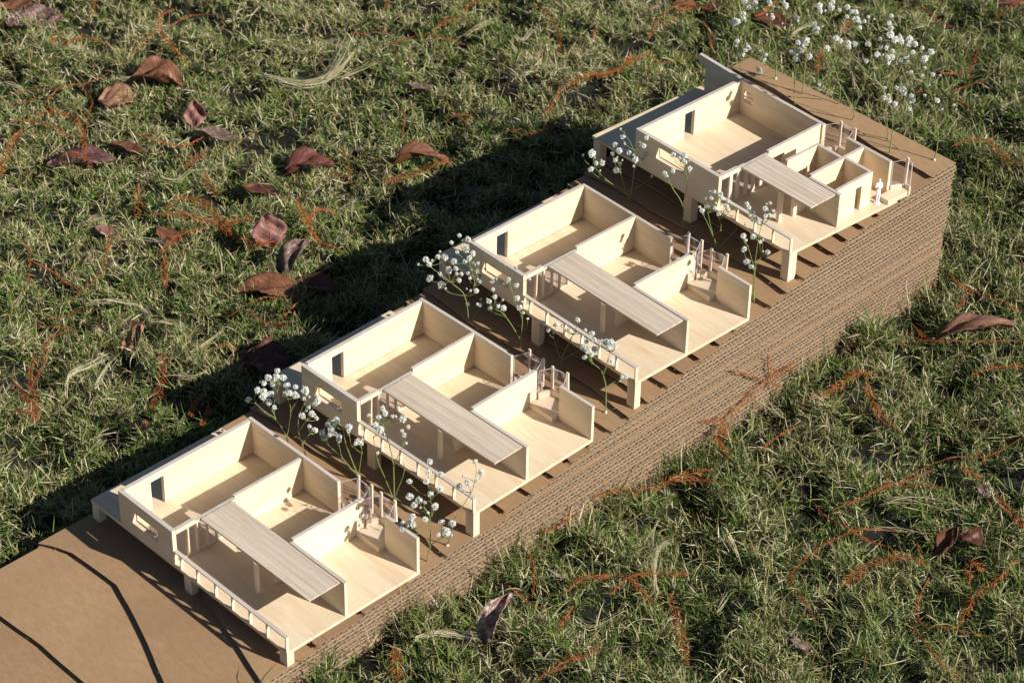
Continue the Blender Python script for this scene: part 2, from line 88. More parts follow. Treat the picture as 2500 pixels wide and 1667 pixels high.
 ('T6',[67.81,9.61,8.24],[[[0.0,0.0,0.0],[-0.13,-0.15,0.99],[-1.19,0.63,3.44],[-2.0,1.15,4.63]],[[-0.13,-0.15,0.99],[0.46,-0.75,4.61],[0.32,-0.9,6.91],[-0.05,-0.83,8.77]],[[0.46,-0.75,4.61],[-0.42,0.49,5.92],[-0.85,0.99,6.68]],[[0.32,-0.9,6.91],[0.25,0.23,7.92]]],[[-1.04,1.66,7.28,0.262,-0.85,0.99,6.68],[-1.31,0.99,7.41,0.196,-0.85,0.99,6.68],[-0.63,0.69,7.13,0.196,-0.85,0.99,6.68],[-0.69,0.53,6.82,0.196,-0.42,0.49,5.92],[-0.13,0.4,6.92,0.24,-0.85,0.99,6.68],[-0.08,0.55,9.06,0.283,0.25,0.23,7.92],[0.16,0.88,9.49,0.218,0.25,0.23,7.92],[-0.46,0.78,9.84,0.152,0.25,0.23,7.92],[-0.96,0.87,10.39,0.195,0.25,0.23,7.92],[0.28,0.45,8.22,0.196,0.25,0.23,7.92],[-0.88,0.91,9.48,0.152,0.25,0.23,7.92],[-0.11,-0.6,9.82,0.13,-0.05,-0.83,8.77],[-0.38,-0.49,9.48,0.13,-0.05,-0.83,8.77],[0.43,-0.78,9.49,0.087,-0.05,-0.83,8.77],[0.17,-0.68,7.28,0.218,0.32,-0.9,6.91],[0.36,-0.5,5.56,0.197,0.46,-0.75,4.61]]),
 ('T7',[67.49,5.63,8.24],[[[0.0,0.0,0.0],[-0.23,-0.0,1.28],[-0.68,0.21,2.48]],[[-0.23,-0.0,1.28],[-0.21,0.31,3.2]]],[[-0.63,0.42,5.03,0.13,-0.21,0.31,3.2],[-0.25,0.67,3.87,0.196,-0.21,0.31,3.2],[-0.11,0.23,3.74,0.218,-0.21,0.31,3.2],[-0.42,0.06,4.36,0.163,-0.21,0.31,3.2]]),
 ('T8',[66.22,4.37,7.89],[[[0.0,0.0,0.0],[-0.1,-0.07,3.02],[-0.48,0.13,5.94],[-0.98,0.45,8.14]],[[-0.1,-0.07,3.02],[0.41,-0.49,5.18],[0.56,-0.73,6.97],[0.56,-0.81,8.61]],[[-0.48,0.13,5.94],[-0.1,0.33,7.84],[0.06,0.41,9.73]],[[-0.48,0.13,5.94],[-1.44,0.8,8.71]],[[0.41,-0.49,5.18],[0.94,-0.51,5.1]]],[[-0.39,1.05,12.51,0.17,0.06,0.41,9.73],[-0.88,0.82,12.15,0.191,0.06,0.41,9.73],[-0.31,0.99,11.46,0.191,0.06,0.41,9.73],[-0.73,0.68,11.17,0.255,0.06,0.41,9.73],[-0.43,0.42,10.71,0.255,0.06,0.41,9.73],[0.24,0.34,10.34,0.235,0.06,0.41,9.73],[-0.08,0.22,10.85,0.17,0.06,0.41,9.73],[0.89,0.06,10.34,0.256,0.06,0.41,9.73],[0.66,-0.22,10.16,0.213,0.06,0.41,9.73],[0.83,-0.58,10.25,0.235,0.06,0.41,9.73],[-0.67,1.51,9.74,0.171,0.06,0.41,9.73],[-1.57,0.33,10.48,0.17,-1.44,0.8,8.71],[-0.71,0.36,9.8,0.192,-1.44,0.8,8.71],[-1.99,0.78,9.86,0.191,-1.44,0.8,8.71],[-0.6,0.39,9.21,0.235,-0.1,0.33,7.84],[-0.73,0.67,8.81,0.256,-1.44,0.8,8.71],[0.3,0.16,8.61,0.214,-0.1,0.33,7.84],[-0.07,-0.54,9.54,0.213,0.56,-0.81,8.61],[-1.37,0.24,9.59,0.191,-1.44,0.8,8.71],[-0.63,1.69,10.34,0.149,0.06,0.41,9.73],[0.37,-0.42,8.78,0.15,0.56,-0.81,8.61],[-0.01,0.06,6.38,0.151,-0.48,0.13,5.94],[0.32,-0.35,6.23,0.258,0.94,-0.51,5.1],[0.78,-0.2,5.63,0.173,0.94,-0.51,5.1],[-0.22,-0.14,5.08,0.194,-0.1,-0.07,3.02],[0.88,-0.79,5.66,0.194,0.94,-0.51,5.1],[0.77,-1.06,5.42,0.194,0.41,-0.49,5.18],[1.08,-1.1,4.84,0.13,-0.1,-0.07,3.02],[0.58,-0.95,4.64,0.173,-0.1,-0.07,3.02]]),
 ('T9',[68.07,1.34,8.24],[[[0.0,0.0,0.0],[0.02,-0.08,2.0],[-0.46,0.34,5.14],[-0.97,0.8,6.63],[-1.59,1.36,7.96]],[[0.02,-0.08,2.0],[-1.27,0.9,3.74],[-2.43,1.7,4.68]],[[0.02,-0.08,2.0],[1.2,-0.54,3.49]],[[-0.97,0.8,6.63],[-0.86,1.15,8.55]],[[-0.46,0.34,5.14],[-0.07,0.67,6.31]]],[[-0.38,0.18,5.59,0.193,-0.46,0.34,5.14],[-0.79,1.12,5.8,0.129,-0.46,0.34,5.14],[-0.32,0.94,7.56,0.171,-0.07,0.67,6.31],[-1.24,1.12,8.45,0.149,-1.59,1.36,7.96],[-1.29,1.21,7.77,0.107,-0.97,0.8,6.63],[0.26,0.65,7.39,0.086,-0.07,0.67,6.31],[1.01,-0.49,4.91,0.108,1.2,-0.54,3.49],[0.94,-0.8,4.67,0.086,1.2,-0.54,3.49],[0.12,-0.06,4.68,0.086,1.2,-0.54,3.49],[-1.1,0.54,7.13,0.085,-0.97,0.8,6.63],[-2.34,1.52,8.33,0.149,-1.59,1.36,7.96],[-0.97,1.75,9.85,0.149,-0.86,1.15,8.55],[-0.77,1.03,9.75,0.213,-0.86,1.15,8.55],[-0.93,1.54,9.13,0.235,-0.86,1.15,8.55],[-1.43,1.08,9.34,0.234,-0.86,1.15,8.55],[-1.77,2.02,9.66,0.17,-0.86,1.15,8.55]]),
]
TWIGS = [
 ('forked orange twig left of the folded brown leaf, near the frosted leaf at top left',[[[42.09,74.67],[40.75,76.69],[39.35,77.51],[37.18,77.5],[34.86,77.24]],[[41.15,77.91],[39.35,77.51],[39.19,79.1],[37.8,79.03]]]),
 ('short bunched twig hanging in from the top edge right of the frosted leaf',[[[46.41,83.09],[45.01,81.46],[42.86,79.51]]]),
 ('long thin twig arching above the folded brown leaf',[[[51.81,72.12],[50.62,73.92],[48.18,74.14],[45.7,73.83],[41.83,71.91]]]),
 ('hooked twig that ends on the folded brown leaf',[[[50.11,75.92],[48.39,75.95],[46.86,73.78],[45.63,70.68],[44.9,67.17]]]),
 ('branching twig between the left edge and the flat tan leaf',[[[38.96,71.22],[36.87,71.52],[35.41,71.75],[33.81,71.78],[30.82,70.32]],[[35.81,71.41],[35.64,69.86],[34.56,67.77],[32.76,66.01],[31.43,64.55]],[[33.66,72.24],[32.72,73.39],[30.74,73.74],[28.89,73.82]],[[32.21,71.8],[30.88,72.61],[29.06,72.51]]]),
 ('big tangled twig arching over the dark purple leaf near the left edge',[[[31.27,70.27],[31.94,68.36],[31.49,65.8],[30.26,63.3],[28.64,60.9]],[[27.37,70.34],[28.58,68.97],[29.4,67.28],[30.17,64.67]],[[29.11,69.49],[30.58,69.54],[31.89,68.08]]]),
 ('feathery twig running out at the left edge under the tangled twigs',[[[27.66,68.78],[25.59,66.97],[23.45,65.25],[21.54,63.41]]]),
 ('small twig lying across the dark purple leaf',[[[27.4,62.61],[28.23,62.04],[28.59,60.63],[28.31,59.62]]]),
 ('straight thin twig right of the small dark curled leaf',[[[34.67,61.1],[35.32,59.24],[36.74,57.54],[38.46,57.02]]]),
 ('tiny feathery twig below the dull brown leaf scraps',[[[34.53,54.54],[35.9,55.24],[37.27,55.13]]]),
 ('short leaning twig above the many armed twig in the upper left lawn',[[[35.08,52.81],[34.15,50.84],[33.61,49.17]]]),
 ('short upright twig left of the many armed twig',[[[29.39,54.66],[28.09,52.76],[26.61,51.04]]]),
 ('many armed feathery twig reaching right towards the pink pointed leaf',[[[27.31,50.35],[29.06,48.82],[30.03,47.08],[31.0,45.36],[31.27,43.36],[31.16,40.56]],[[29.16,50.52],[30.93,50.19],[31.57,48.42],[31.51,46.38],[30.99,44.19]],[[30.01,46.07],[27.87,46.32],[25.36,45.27],[23.74,43.78],[21.99,41.34]],[[31.09,45.86],[32.2,44.9],[33.55,44.61]],[[32.91,40.77],[31.57,41.06],[31.17,42.86]]]),
 ('long curved twig sweeping down from the pinkish crumpled leaf scrap',[[[24.1,51.55],[22.79,49.72],[21.36,48.32],[19.34,46.62],[17.21,45.34],[14.98,44.48]]]),
 ('slender bow shaped twig by the left edge',[[[17.17,54.11],[16.39,51.9],[14.24,49.2],[12.34,47.75],[11.02,46.68]]]),
 ('thin slanting twig right of the slender bow shaped twig',[[[15.89,50.9],[16.57,49.22],[16.68,47.18],[16.6,45.3]]]),
 ('thin twig touching the frosted dark leaf from the left',[[[12.21,43.82],[13.76,43.6],[15.07,43.05],[15.63,42.05]]]),
 ('short thick twig below the thin twig left of the frosted dark leaf',[[[10.75,43.84],[11.58,42.75],[12.39,41.54]]]),
 ('forked rusty twig reaching down at the lower left of the lawn',[[[12.81,41.33],[11.24,40.93],[9.72,40.38],[8.07,38.68],[6.4,37.32]],[[8.45,40.16],[6.41,37.81],[4.95,35.31],[3.95,33.55]],[[5.04,38.46],[4.7,36.28],[3.95,33.55]]]),
 ('low twig below the forked rusty twig at the left edge',[[[2.83,35.55],[3.51,34.44],[3.74,33.26]]]),
 ('dense upright rust brown twig below the small tan leaf on the left',[[[16.31,34.62],[15.15,32.76],[13.34,30.99],[10.94,28.8]]]),
 ('short red tip below the dense upright rust brown twig',[[[10.04,28.35],[9.0,27.54]]]),
 ('small bright upright twig just behind the nearest house',[[[15.35,28.3],[14.01,27.69],[12.79,26.51]],[[14.98,27.12],[13.96,26.02],[12.58,25.0]]]),
 ('arching twig below the long brown leaf',[[[30.49,32.7],[28.62,33.79],[26.94,34.72],[24.88,34.81],[23.03,34.75]],[[30.54,32.94],[28.45,32.85],[25.54,31.57]]]),
 ('dark red twig crossing the grass before the shaded leaves',[[[24.63,33.95],[24.95,32.33],[25.9,30.74]]]),
 ('spindly branching twig right of the pink pointed leaf',[[[38.18,44.36],[37.27,42.53],[36.35,40.69],[35.85,38.78],[35.95,36.09]],[[39.27,40.29],[37.97,41.25],[36.17,40.85]]]),
 ('thin curl of twig at the big leaf lying in the shade',[[[19.27,32.11],[20.31,31.76],[20.63,30.71]]]),
 ('short hooked twig cut by the top edge left of the middle',[[[63.41,61.49],[64.67,62.47],[65.88,62.72]]]),
 ('feathery twig slanting to the top edge in the middle of the lawn',[[[64.16,55.64],[66.08,56.23],[67.86,56.23],[70.13,55.89],[72.43,55.35]]]),
 ('small wavy twig on the pale straw fan',[[[58.71,60.77],[59.89,59.93],[60.67,59.08],[60.75,57.66]]]),
 ('long shallow arch of twig right of the pale straw fan',[[[60.15,56.99],[61.64,56.5],[63.0,55.01],[63.82,53.36],[64.63,51.72]]]),
 ('single curved twig like a question mark in the upper middle',[[[73.77,52.53],[73.44,50.1],[72.09,47.5],[70.55,45.53],[68.26,44.42]]]),
 ('tiny upright twig right of the question mark twig',[[[75.24,45.36],[73.73,44.47]]]),
 ('hooked twig left of the farthest flower sprig at the top',[[[84.94,42.21],[83.02,42.81],[80.81,42.91],[78.43,41.64],[76.61,40.29]],[[85.15,42.41],[82.5,42.12],[80.2,41.54]]]),
 ('long feathery twig behind the farthest house bending down to the shadow',[[[75.74,38.85],[73.9,39.44],[72.0,38.98],[69.7,39.29],[67.91,39.68],[65.56,40.08]],[[65.54,40.45],[63.55,39.42],[61.75,38.56]],[[74.18,39.92],[72.6,39.17]]]),
 ("flat twig at the edge of the model's shadow",[[[61.59,36.83],[59.82,37.18],[57.92,39.14]]]),
 ('thin straight twig pointing at the fin wall of the farthest house',[[[74.74,38.29],[76.0,36.95],[78.06,35.59]]]),
 ('kinked thin twig above the shadow in the middle',[[[57.27,47.52],[56.95,45.73],[56.19,43.7],[56.2,42.3],[55.79,40.66],[55.72,39.2]],[[55.26,44.32],[56.39,43.5],[57.16,42.52]]]),
 ('upright thin twig above the ribbed brown leaf',[[[53.7,48.74],[52.78,46.89],[50.18,44.42]]]),
 ('bright comb like twig in front of the ribbed brown leaf',[[[51.23,38.96],[49.63,39.6],[47.96,40.56],[45.03,41.29]]]),
 ('drooping thin twig left of the ribbed brown leaf',[[[46.1,47.39],[45.12,45.66],[43.44,43.33],[42.65,41.82]],[[42.78,45.62],[43.56,43.87]]]),
 ('broad orange twig left of the first flower sprig at the top edge',[[[82.94,42.71],[84.75,42.52],[85.16,41.77],[85.17,40.28]]]),
 ('stout twig lying on dark leaves among the flower stems at the top',[[[87.1,36.66],[89.22,37.28],[91.48,37.45],[93.04,37.16]]]),
 ('faint upright twig behind the fin wall of the farthest house',[[[83.18,39.56],[82.02,37.73],[79.91,35.41]]]),
 ('short bit of twig between the flower sprigs behind the model',[[[91.23,29.95],[93.28,30.27]]]),
 ('rusty twig standing behind the tallest flower sprigs',[[[83.83,26.21],[85.86,27.8],[88.12,28.88]]]),
 ('long thin twig slanting down the far right lawn',[[[100.44,28.93],[99.97,27.12],[99.82,25.06],[99.98,23.09],[100.54,20.76]]]),
 ('arched twig right of the last flower sprig',[[[88.23,18.38],[89.79,17.96],[90.47,16.65],[90.17,15.24],[89.68,13.35]],[[90.96,16.54],[92.94,16.44],[94.82,15.58]]]),
 ('short horizontal twig above the arched twig on the right',[[[92.47,18.94],[93.96,18.27],[93.85,17.68]]]),
 ('dull upright twig in the far right lawn',[[[98.86,19.78],[96.48,18.41],[93.74,17.08]]]),
 ('comb like twig beside the far right corner of the cardboard',[[[83.54,10.58],[85.42,9.8],[86.27,8.37],[86.0,6.39],[86.11,4.72]]]),
 ('faint twig at the top right corner',[[[108.08,21.62],[105.94,21.7],[103.6,21.61]]]),
 ('thin bowed twig above the bark like leaf',[[[21.09,-0.67],[20.75,-2.08],[19.3,-3.83],[17.61,-5.31]]]),
 ('thin slanting twig touching the bark like leaf',[[[17.34,-3.25],[17.66,-4.99],[17.6,-7.12]]]),
 ('slanting twig right of the bark like leaf',[[[19.5,-7.5],[17.38,-8.36],[15.38,-9.12],[13.83,-9.7]]]),
 ('upright feathery twig at the bottom left of the near lawn',[[[7.31,-2.51],[6.32,-3.74],[5.12,-5.33]]]),
 ('feathery twig cut by the bottom edge below the bark like leaf',[[[12.02,-11.3],[13.57,-11.71],[15.23,-11.77],[16.73,-12.03],[18.45,-11.07]]]),
 ('crossed pair of twigs in the middle of the near lawn',[[[19.87,-6.36],[21.73,-6.3],[23.62,-7.0]],[[23.62,-7.0],[23.82,-8.84],[23.89,-10.92]],[[21.92,-8.67],[24.22,-8.45],[26.09,-8.94],[28.26,-10.67]]]),
 ('upright comb like twig at the bottom of the near lawn',[[[25.49,-11.03],[24.15,-12.79],[22.97,-14.63],[20.91,-17.05]]]),
 ('dark red twig leaning on the cardboard near the second house',[[[26.38,-0.42,-2.04],[25.77,-0.42,-3.28],[23.83,-0.52],[22.85,-0.46]]]),
 ('bushy bright twig lying along the foot of the cardboard',[[[28.67,-0.42,-2.74],[31.3,-0.54],[32.26,-1.99],[34.63,-2.89],[37.87,-3.8]],[[34.71,-2.56],[36.09,-3.37],[37.15,-4.73]]]),
 ('branched twig slanting in the upper right of the near lawn',[[[49.89,-15.09],[47.72,-14.41],[45.72,-14.09],[43.03,-13.89],[40.64,-12.96]],[[47.1,-13.19],[45.11,-14.11]],[[48.73,-17.02],[47.7,-15.41],[46.24,-14.4]]]),
 ('thin red twig joining the big hooked twig',[[[40.86,-10.77],[39.94,-13.07],[39.6,-15.09],[40.17,-16.8],[40.74,-18.51]]]),
 ('big hooked twig curling round a dark hollow on the right',[[[42.39,-17.61],[40.33,-16.18],[38.09,-15.17],[35.66,-14.82],[33.61,-15.27],[32.35,-16.75],[31.37,-18.81],[30.62,-20.3]]]),
 ('arched feathery twig inside the big hooked twig',[[[40.95,-21.2],[40.39,-19.51],[38.75,-18.49],[37.0,-18.29],[35.02,-18.77]]]),
 ('short upright twig left of the curled leaf at lower right',[[[42.71,-19.27],[41.56,-20.46],[40.77,-21.59]]]),
 ('hook shaped thin twig at the lower right',[[[40.13,-22.46],[38.16,-23.14],[36.5,-24.85],[36.87,-26.62],[38.56,-29.15]]]),
 ('straight twig near the right edge at the bottom',[[[46.28,-25.62],[43.82,-25.69],[40.75,-26.04],[37.92,-26.92]]]),
 ('small folded twig below the curled leaf at lower right',[[[41.74,-24.78],[43.57,-23.56],[43.59,-24.71]]]),
 ('bright twig running off the bottom edge at lower right',[[[35.89,-24.31],[34.41,-26.55],[33.76,-29.12],[33.94,-30.55]]]),
 ('rusty twig at the right edge above the curled leaf',[[[50.51,-20.19],[49.75,-22.22],[49.35,-23.8]]]),
 ('short twig beside the small grey leaf on the right',[[[51.1,-16.32],[51.41,-18.27]]]),
 ('straggly red twig above the big veined leaf on the right',[[[68.6,-1.09],[68.55,-2.73],[68.9,-4.56],[68.59,-6.63],[68.74,-8.68]],[[67.8,-3.87],[65.57,-4.35]]]),
 ('clump of dark red twigs left of the big veined leaf',[[[61.95,-2.85],[61.66,-4.41],[61.11,-5.9]],[[60.39,-1.64],[60.03,-3.13],[59.61,-4.54]]]),
 ('long twig lying under the big veined leaf',[[[61.04,-2.81],[60.65,-4.72],[61.82,-6.88],[63.74,-8.94],[66.09,-10.75]]]),
 ('comb like twig below the big veined leaf at the right edge',[[[60.25,-10.2],[62.1,-11.27],[63.75,-12.58]]]),
 ('wide comb like twig in the grass right of the cardboard',[[[54.98,-5.02],[53.63,-4.08],[51.32,-3.72],[48.83,-2.99]],[[54.14,-4.83],[52.23,-6.84],[51.52,-8.72],[51.42,-10.33]]]),
 ('big branching orange twig leaning against the cardboard side',[[[47.67,-0.42,-1.72],[45.64,-0.42,-2.15],[43.66,-0.42,-2.85],[42.37,-0.6],[40.3,-1.98],[39.67,-3.87]],[[40.12,-0.42,-1.94],[42.0,-0.67],[41.3,-2.11]],[[47.25,-0.42,0.73],[47.67,-0.42,-1.72],[48.36,-0.77]],[[50.99,-0.42,-1.94],[49.16,-0.42,-1.75],[47.67,-0.42,-1.72]],[[42.97,-0.42,1.48],[45.47,-0.42,-0.44],[47.41,-0.42,-2.08]]]),
 ('thin twig right of the big leaning twig',[[[46.24,-5.01],[44.32,-4.63],[41.64,-4.96]]]),
 ('long slender twig with side shoots in the right lawn',[[[56.88,-17.6],[54.73,-17.09],[53.1,-16.68],[51.03,-15.4],[47.09,-14.19]],[[53.75,-15.67],[52.59,-17.81]],[[51.19,-15.76],[51.31,-18.35]]]),
]
LEAVES = [
 ('frosted purple leaf at the top left corner', 'mauve', [37.88, 85.63, -4.06, 42.22, 82.57, -3.66, 2.73], 0.5),
 ('brown leaf tucked behind the frosted one at the top left corner', 'brown', [39.58, 88.95, -3.82, 42.04, 87.28, -3.66, 1.78], 0.3),
 ('flat tan leaf with fine veins, left of the folded brown leaf', 'tan', [36.22, 69.26, -3.78, 38.92, 67.36, -3.75, 2.56], 0.2),
 ('big folded brown leaf right of the flat tan leaf', 'brown', [40.11, 69.52, -3.29, 43.26, 65.97, -3.63, 3.18], 1.0),
 ('small pinkish leaf standing on its stalk in the upper left', 'pink', [40.77, 60.98, -1.78, 39.78, 60.15, -3.73, 1.65], 1.2),
 ('dull brown leaf scraps below the small pinkish leaf', 'grey', [38.92, 59.2, -3.17, 41.39, 55.77, -3.68, 1.63], 0.8),
 ('small dark curled leaf with a long stalk', 'dark', [32.32, 62.17, -3.12, 33.96, 59.99, -3.72, 1.3], 1.0),
 ('long dark purple leaf under the tangled twigs', 'purple', [26.46, 63.71, -3.72, 31.42, 60.42, -3.66, 1.79], 0.3),
 ('dark red leaf in the upper left, right of centre', 'red', [44.2, 46.44, -3.0, 40.61, 49.02, -3.7, 2.48], 0.8),
 ('small dark striped leaf below the dark red leaf', 'dark', [36.73, 49.85, -3.55, 38.33, 47.28, -3.76, 1.12], 0.5),
 ('pink pointed leaf standing up at the upper left', 'pink', [33.48, 42.64, -1.32, 32.74, 41.21, -3.69, 2.36], 1.3),
 ('grey brown curled leaf right of the pink pointed leaf', 'grey', [33.33, 37.1, -0.98, 30.66, 37.32, -3.64, 1.69], 1.2),
 ('long brown leaf lying below the pink pointed leaf', 'brown', [25.47, 38.74, -3.54, 30.94, 33.51, -3.65, 2.05], 0.5),
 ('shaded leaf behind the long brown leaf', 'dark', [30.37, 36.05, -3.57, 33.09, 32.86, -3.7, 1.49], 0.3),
 ('dark brown leaf under the many armed twig', 'brown', [27.22, 49.21, -3.12, 27.39, 46.68, -3.56, 1.2], 0.4),
 ('pinkish crumpled leaf scrap under the long curved twig', 'pink', [23.42, 52.64, -2.96, 24.51, 50.3, -3.44, 1.03], 0.6),
 ('frosted dark leaf on the left lawn', 'purple', [14.89, 42.06, -3.19, 18.18, 39.32, -3.15, 1.14], 0.6),
 ('small tan leaf folded beside the frosted dark leaf', 'tan', [16.57, 37.19, -1.23, 14.74, 37.45, -2.99, 1.3], 1.0),
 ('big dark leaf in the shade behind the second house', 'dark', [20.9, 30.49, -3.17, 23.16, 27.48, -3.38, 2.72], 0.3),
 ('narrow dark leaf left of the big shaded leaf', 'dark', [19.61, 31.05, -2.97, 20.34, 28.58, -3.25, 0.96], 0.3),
 ('ribbed brown leaf above the shadow in the middle', 'brown', [51.87, 40.22, -3.06, 47.95, 43.78, -3.51, 2.2], 0.9),
 ('grey crumpled leaf in the upper middle lawn', 'grey', [57.33, 51.53, -2.67, 58.61, 49.61, -2.98, 0.92], 0.8),
 ('small brown leaf at the top edge left of the farthest house', 'pink', [80.66, 45.97, -2.8, 83.63, 45.2, -2.13, 0.97], 0.6),
 ('brown leaf at the top edge beside the hooked twig', 'brown', [84.41, 44.52, -2.14, 86.03, 42.99, -2.12, 1.16], 0.4),
 ('blue grey leaf lying deep in the shadow', 'grey', [49.54, 36.53, -3.72, 51.62, 35.44, -3.36, 0.7], 0.5),
 ('dark leaf under the stout twig at the top', 'dark', [88.34, 37.98, -1.85, 89.58, 34.38, -2.1, 1.74], 0.3),
 ('small dark leaf behind the first flower sprig at the top', 'dark', [86.65, 42.42, -1.99, 87.42, 40.47, -2.11, 0.97], 0.3),
 ('dark leaf at the top right corner', 'dark', [106.26, 24.76, -2.08, 108.59, 22.02, -2.13, 1.38], 0.3),
 ('big veined brown leaf at the right', 'veined', [66.68, -9.31, -1.69, 61.76, -5.37, -2.76, 1.84], 0.8),
 ('small brown leaf leaning on the cardboard at the right', 'brown', [57.24, -1.15, -1.99, 56.58, -1.3, -3.09, 1.14], 1.2),
 ('bark like frosted leaf in the near lawn', 'bark', [14.43, -6.47, 0.42, 12.07, -6.46, -2.85, 1.7], 1.0),
 ('tiny brown leaf scrap at the bottom edge', 'pink', [8.48, -7.44, -2.5, 8.79, -8.12, -2.69, 0.55], 0.6),
 ('curled brown leaf at the lower right', 'brown', [44.82, -21.12, -1.79, 43.09, -20.64, -3.64, 1.5], 1.0),
 ('dark leaf beside the curled brown leaf at the lower right', 'dark', [45.79, -20.79, -3.35, 46.47, -22.35, -3.54, 1.35], 0.4),
 ('small grey brown leaf at the bottom of the right lawn', 'grey', [28.12, -19.92, -2.95, 28.77, -21.32, -3.59, 1.0], 0.8),
 ('small grey leaf near the right edge', 'grey', [50.69, -18.31, -2.83, 50.55, -19.46, -3.42, 0.77], 0.6),
]
STRAW = [
 (26,[[48.58,62.61],[49.6,59.89],[51.14,57.8],[53.88,57.72],[58.46,60.74]]),
 (10,[[52.76,57.17],[54.82,57.6],[57.04,58.64],[58.98,58.89]]),
 (8,[[15.96,43.83],[17.76,42.73],[19.14,40.89],[19.09,39.31]]),
 (10,[[17.71,33.07],[19.97,33.52],[21.86,34.03]]),
 (8,[[65.9,53.29],[68.59,53.41],[70.2,53.01]]),
 (7,[[18.07,38.56],[19.66,37.22],[19.58,35.43]]),
 (14,[[8.76,-3.0],[10.28,-3.43],[11.53,-4.68],[12.42,-5.8]]),
 (3,[[18.53,-8.21],[18.71,-9.8],[21.17,-10.14]]),
 (9,[[24.76,-10.7],[26.12,-8.9],[28.11,-7.25],[29.64,-7.08]]),
 (3,[[41.03,-15.81],[42.3,-17.17],[43.49,-18.6]]),
 (3,[[47.1,70.57],[47.14,69.11],[47.6,67.95]]),
 (8,[[82.43,18.32],[83.58,16.92],[84.35,15.55]]),
 (3,[[41.58,61.1],[43.09,61.3],[44.76,61.7]]),
 (10,[[7.28,34.73],[9.24,36.84],[11.17,37.01],[13.13,37.17]]),
 (8,[[9.66,34.23],[11.25,35.42],[12.62,36.31]]),
 (7,[[68.91,50.0],[68.96,48.81],[70.65,49.52]]),
 (8,[[46.24,-3.42],[46.47,-1.91],[46.69,-0.37]]),
 (4,[[91.74,11.7],[93.21,11.69],[94.89,11.51]]),
 (4,[[30.87,76.59],[31.71,75.52],[31.55,73.28]]),
 (4,[[31.91,54.84],[32.9,53.67],[34.87,54.14],[36.89,53.02]]),
 (5,[[24.65,48.65],[25.69,47.64],[26.53,46.36]]),
 (5,[[23.25,53.43],[24.13,53.59],[24.79,53.05]]),
 (6,[[87.55,32.52],[89.55,32.84],[90.87,32.72]]),
 (4,[[86.98,24.92],[85.34,23.0],[84.24,21.64]]),
 (6,[[52.82,56.38],[55.56,56.09],[58.04,56.11]]),
 (6,[[15.35,31.72],[16.15,30.55],[17.62,30.58]]),
 (8,[[41.05,69.78],[39.87,69.55],[39.35,70.4],[38.86,71.06]]),
 (5,[[51.48,-18.67],[50.31,-20.31],[50.0,-21.99]]),
 (4,[[53.73,64.58],[53.74,62.08],[55.92,61.94],[57.71,61.52]]),
 (5,[[44.26,-14.8],[45.84,-15.94],[47.54,-18.2]]),
 (3,[[65.79,-7.78],[64.12,-9.24],[61.91,-10.75]]),
 (5,[[20.62,-3.78],[20.91,-4.79],[21.58,-4.24]]),
 (4,[[33.73,-8.78],[31.87,-11.74]]),
 (3,[[26.45,-14.72],[28.62,-13.71],[30.61,-12.89]]),
 (5,[[12.98,48.21],[11.47,47.29],[11.51,48.34]]),
]

# ------------------------------------------------------------------ helpers
def obj(name, me, parent=None, loc=None, rz=0):
    o = bpy.data.objects.new(name, me)
    COL.objects.link(o)
    if parent: o.parent = parent
    if loc is not None: o.location = Vector(loc) * S
    o.rotation_euler.z = rz
    return o

def thing(name, label, cat, loc=(0, 0, 0), rz=0, group=None, me=None):
    o = obj(name, me, None, loc, rz)
    o['label'] = label; o['category'] = cat
    if group: o['group'] = group
    return o

def mesh(name, verts, faces, mat=None, smooth=False, mats=None, midx=None):
    me = bpy.data.meshes.new(name)
    me.from_pydata([(v[0] * S, v[1] * S, v[2] * S) for v in verts], [], faces)
    for m in (mats or ([mat] if mat else [])): me.materials.append(m)
    if midx: me.polygons.foreach_set('material_index', midx)
    if smooth: me.polygons.foreach_set('use_smooth', [True] * len(me.polygons))
    me.update()
    return me

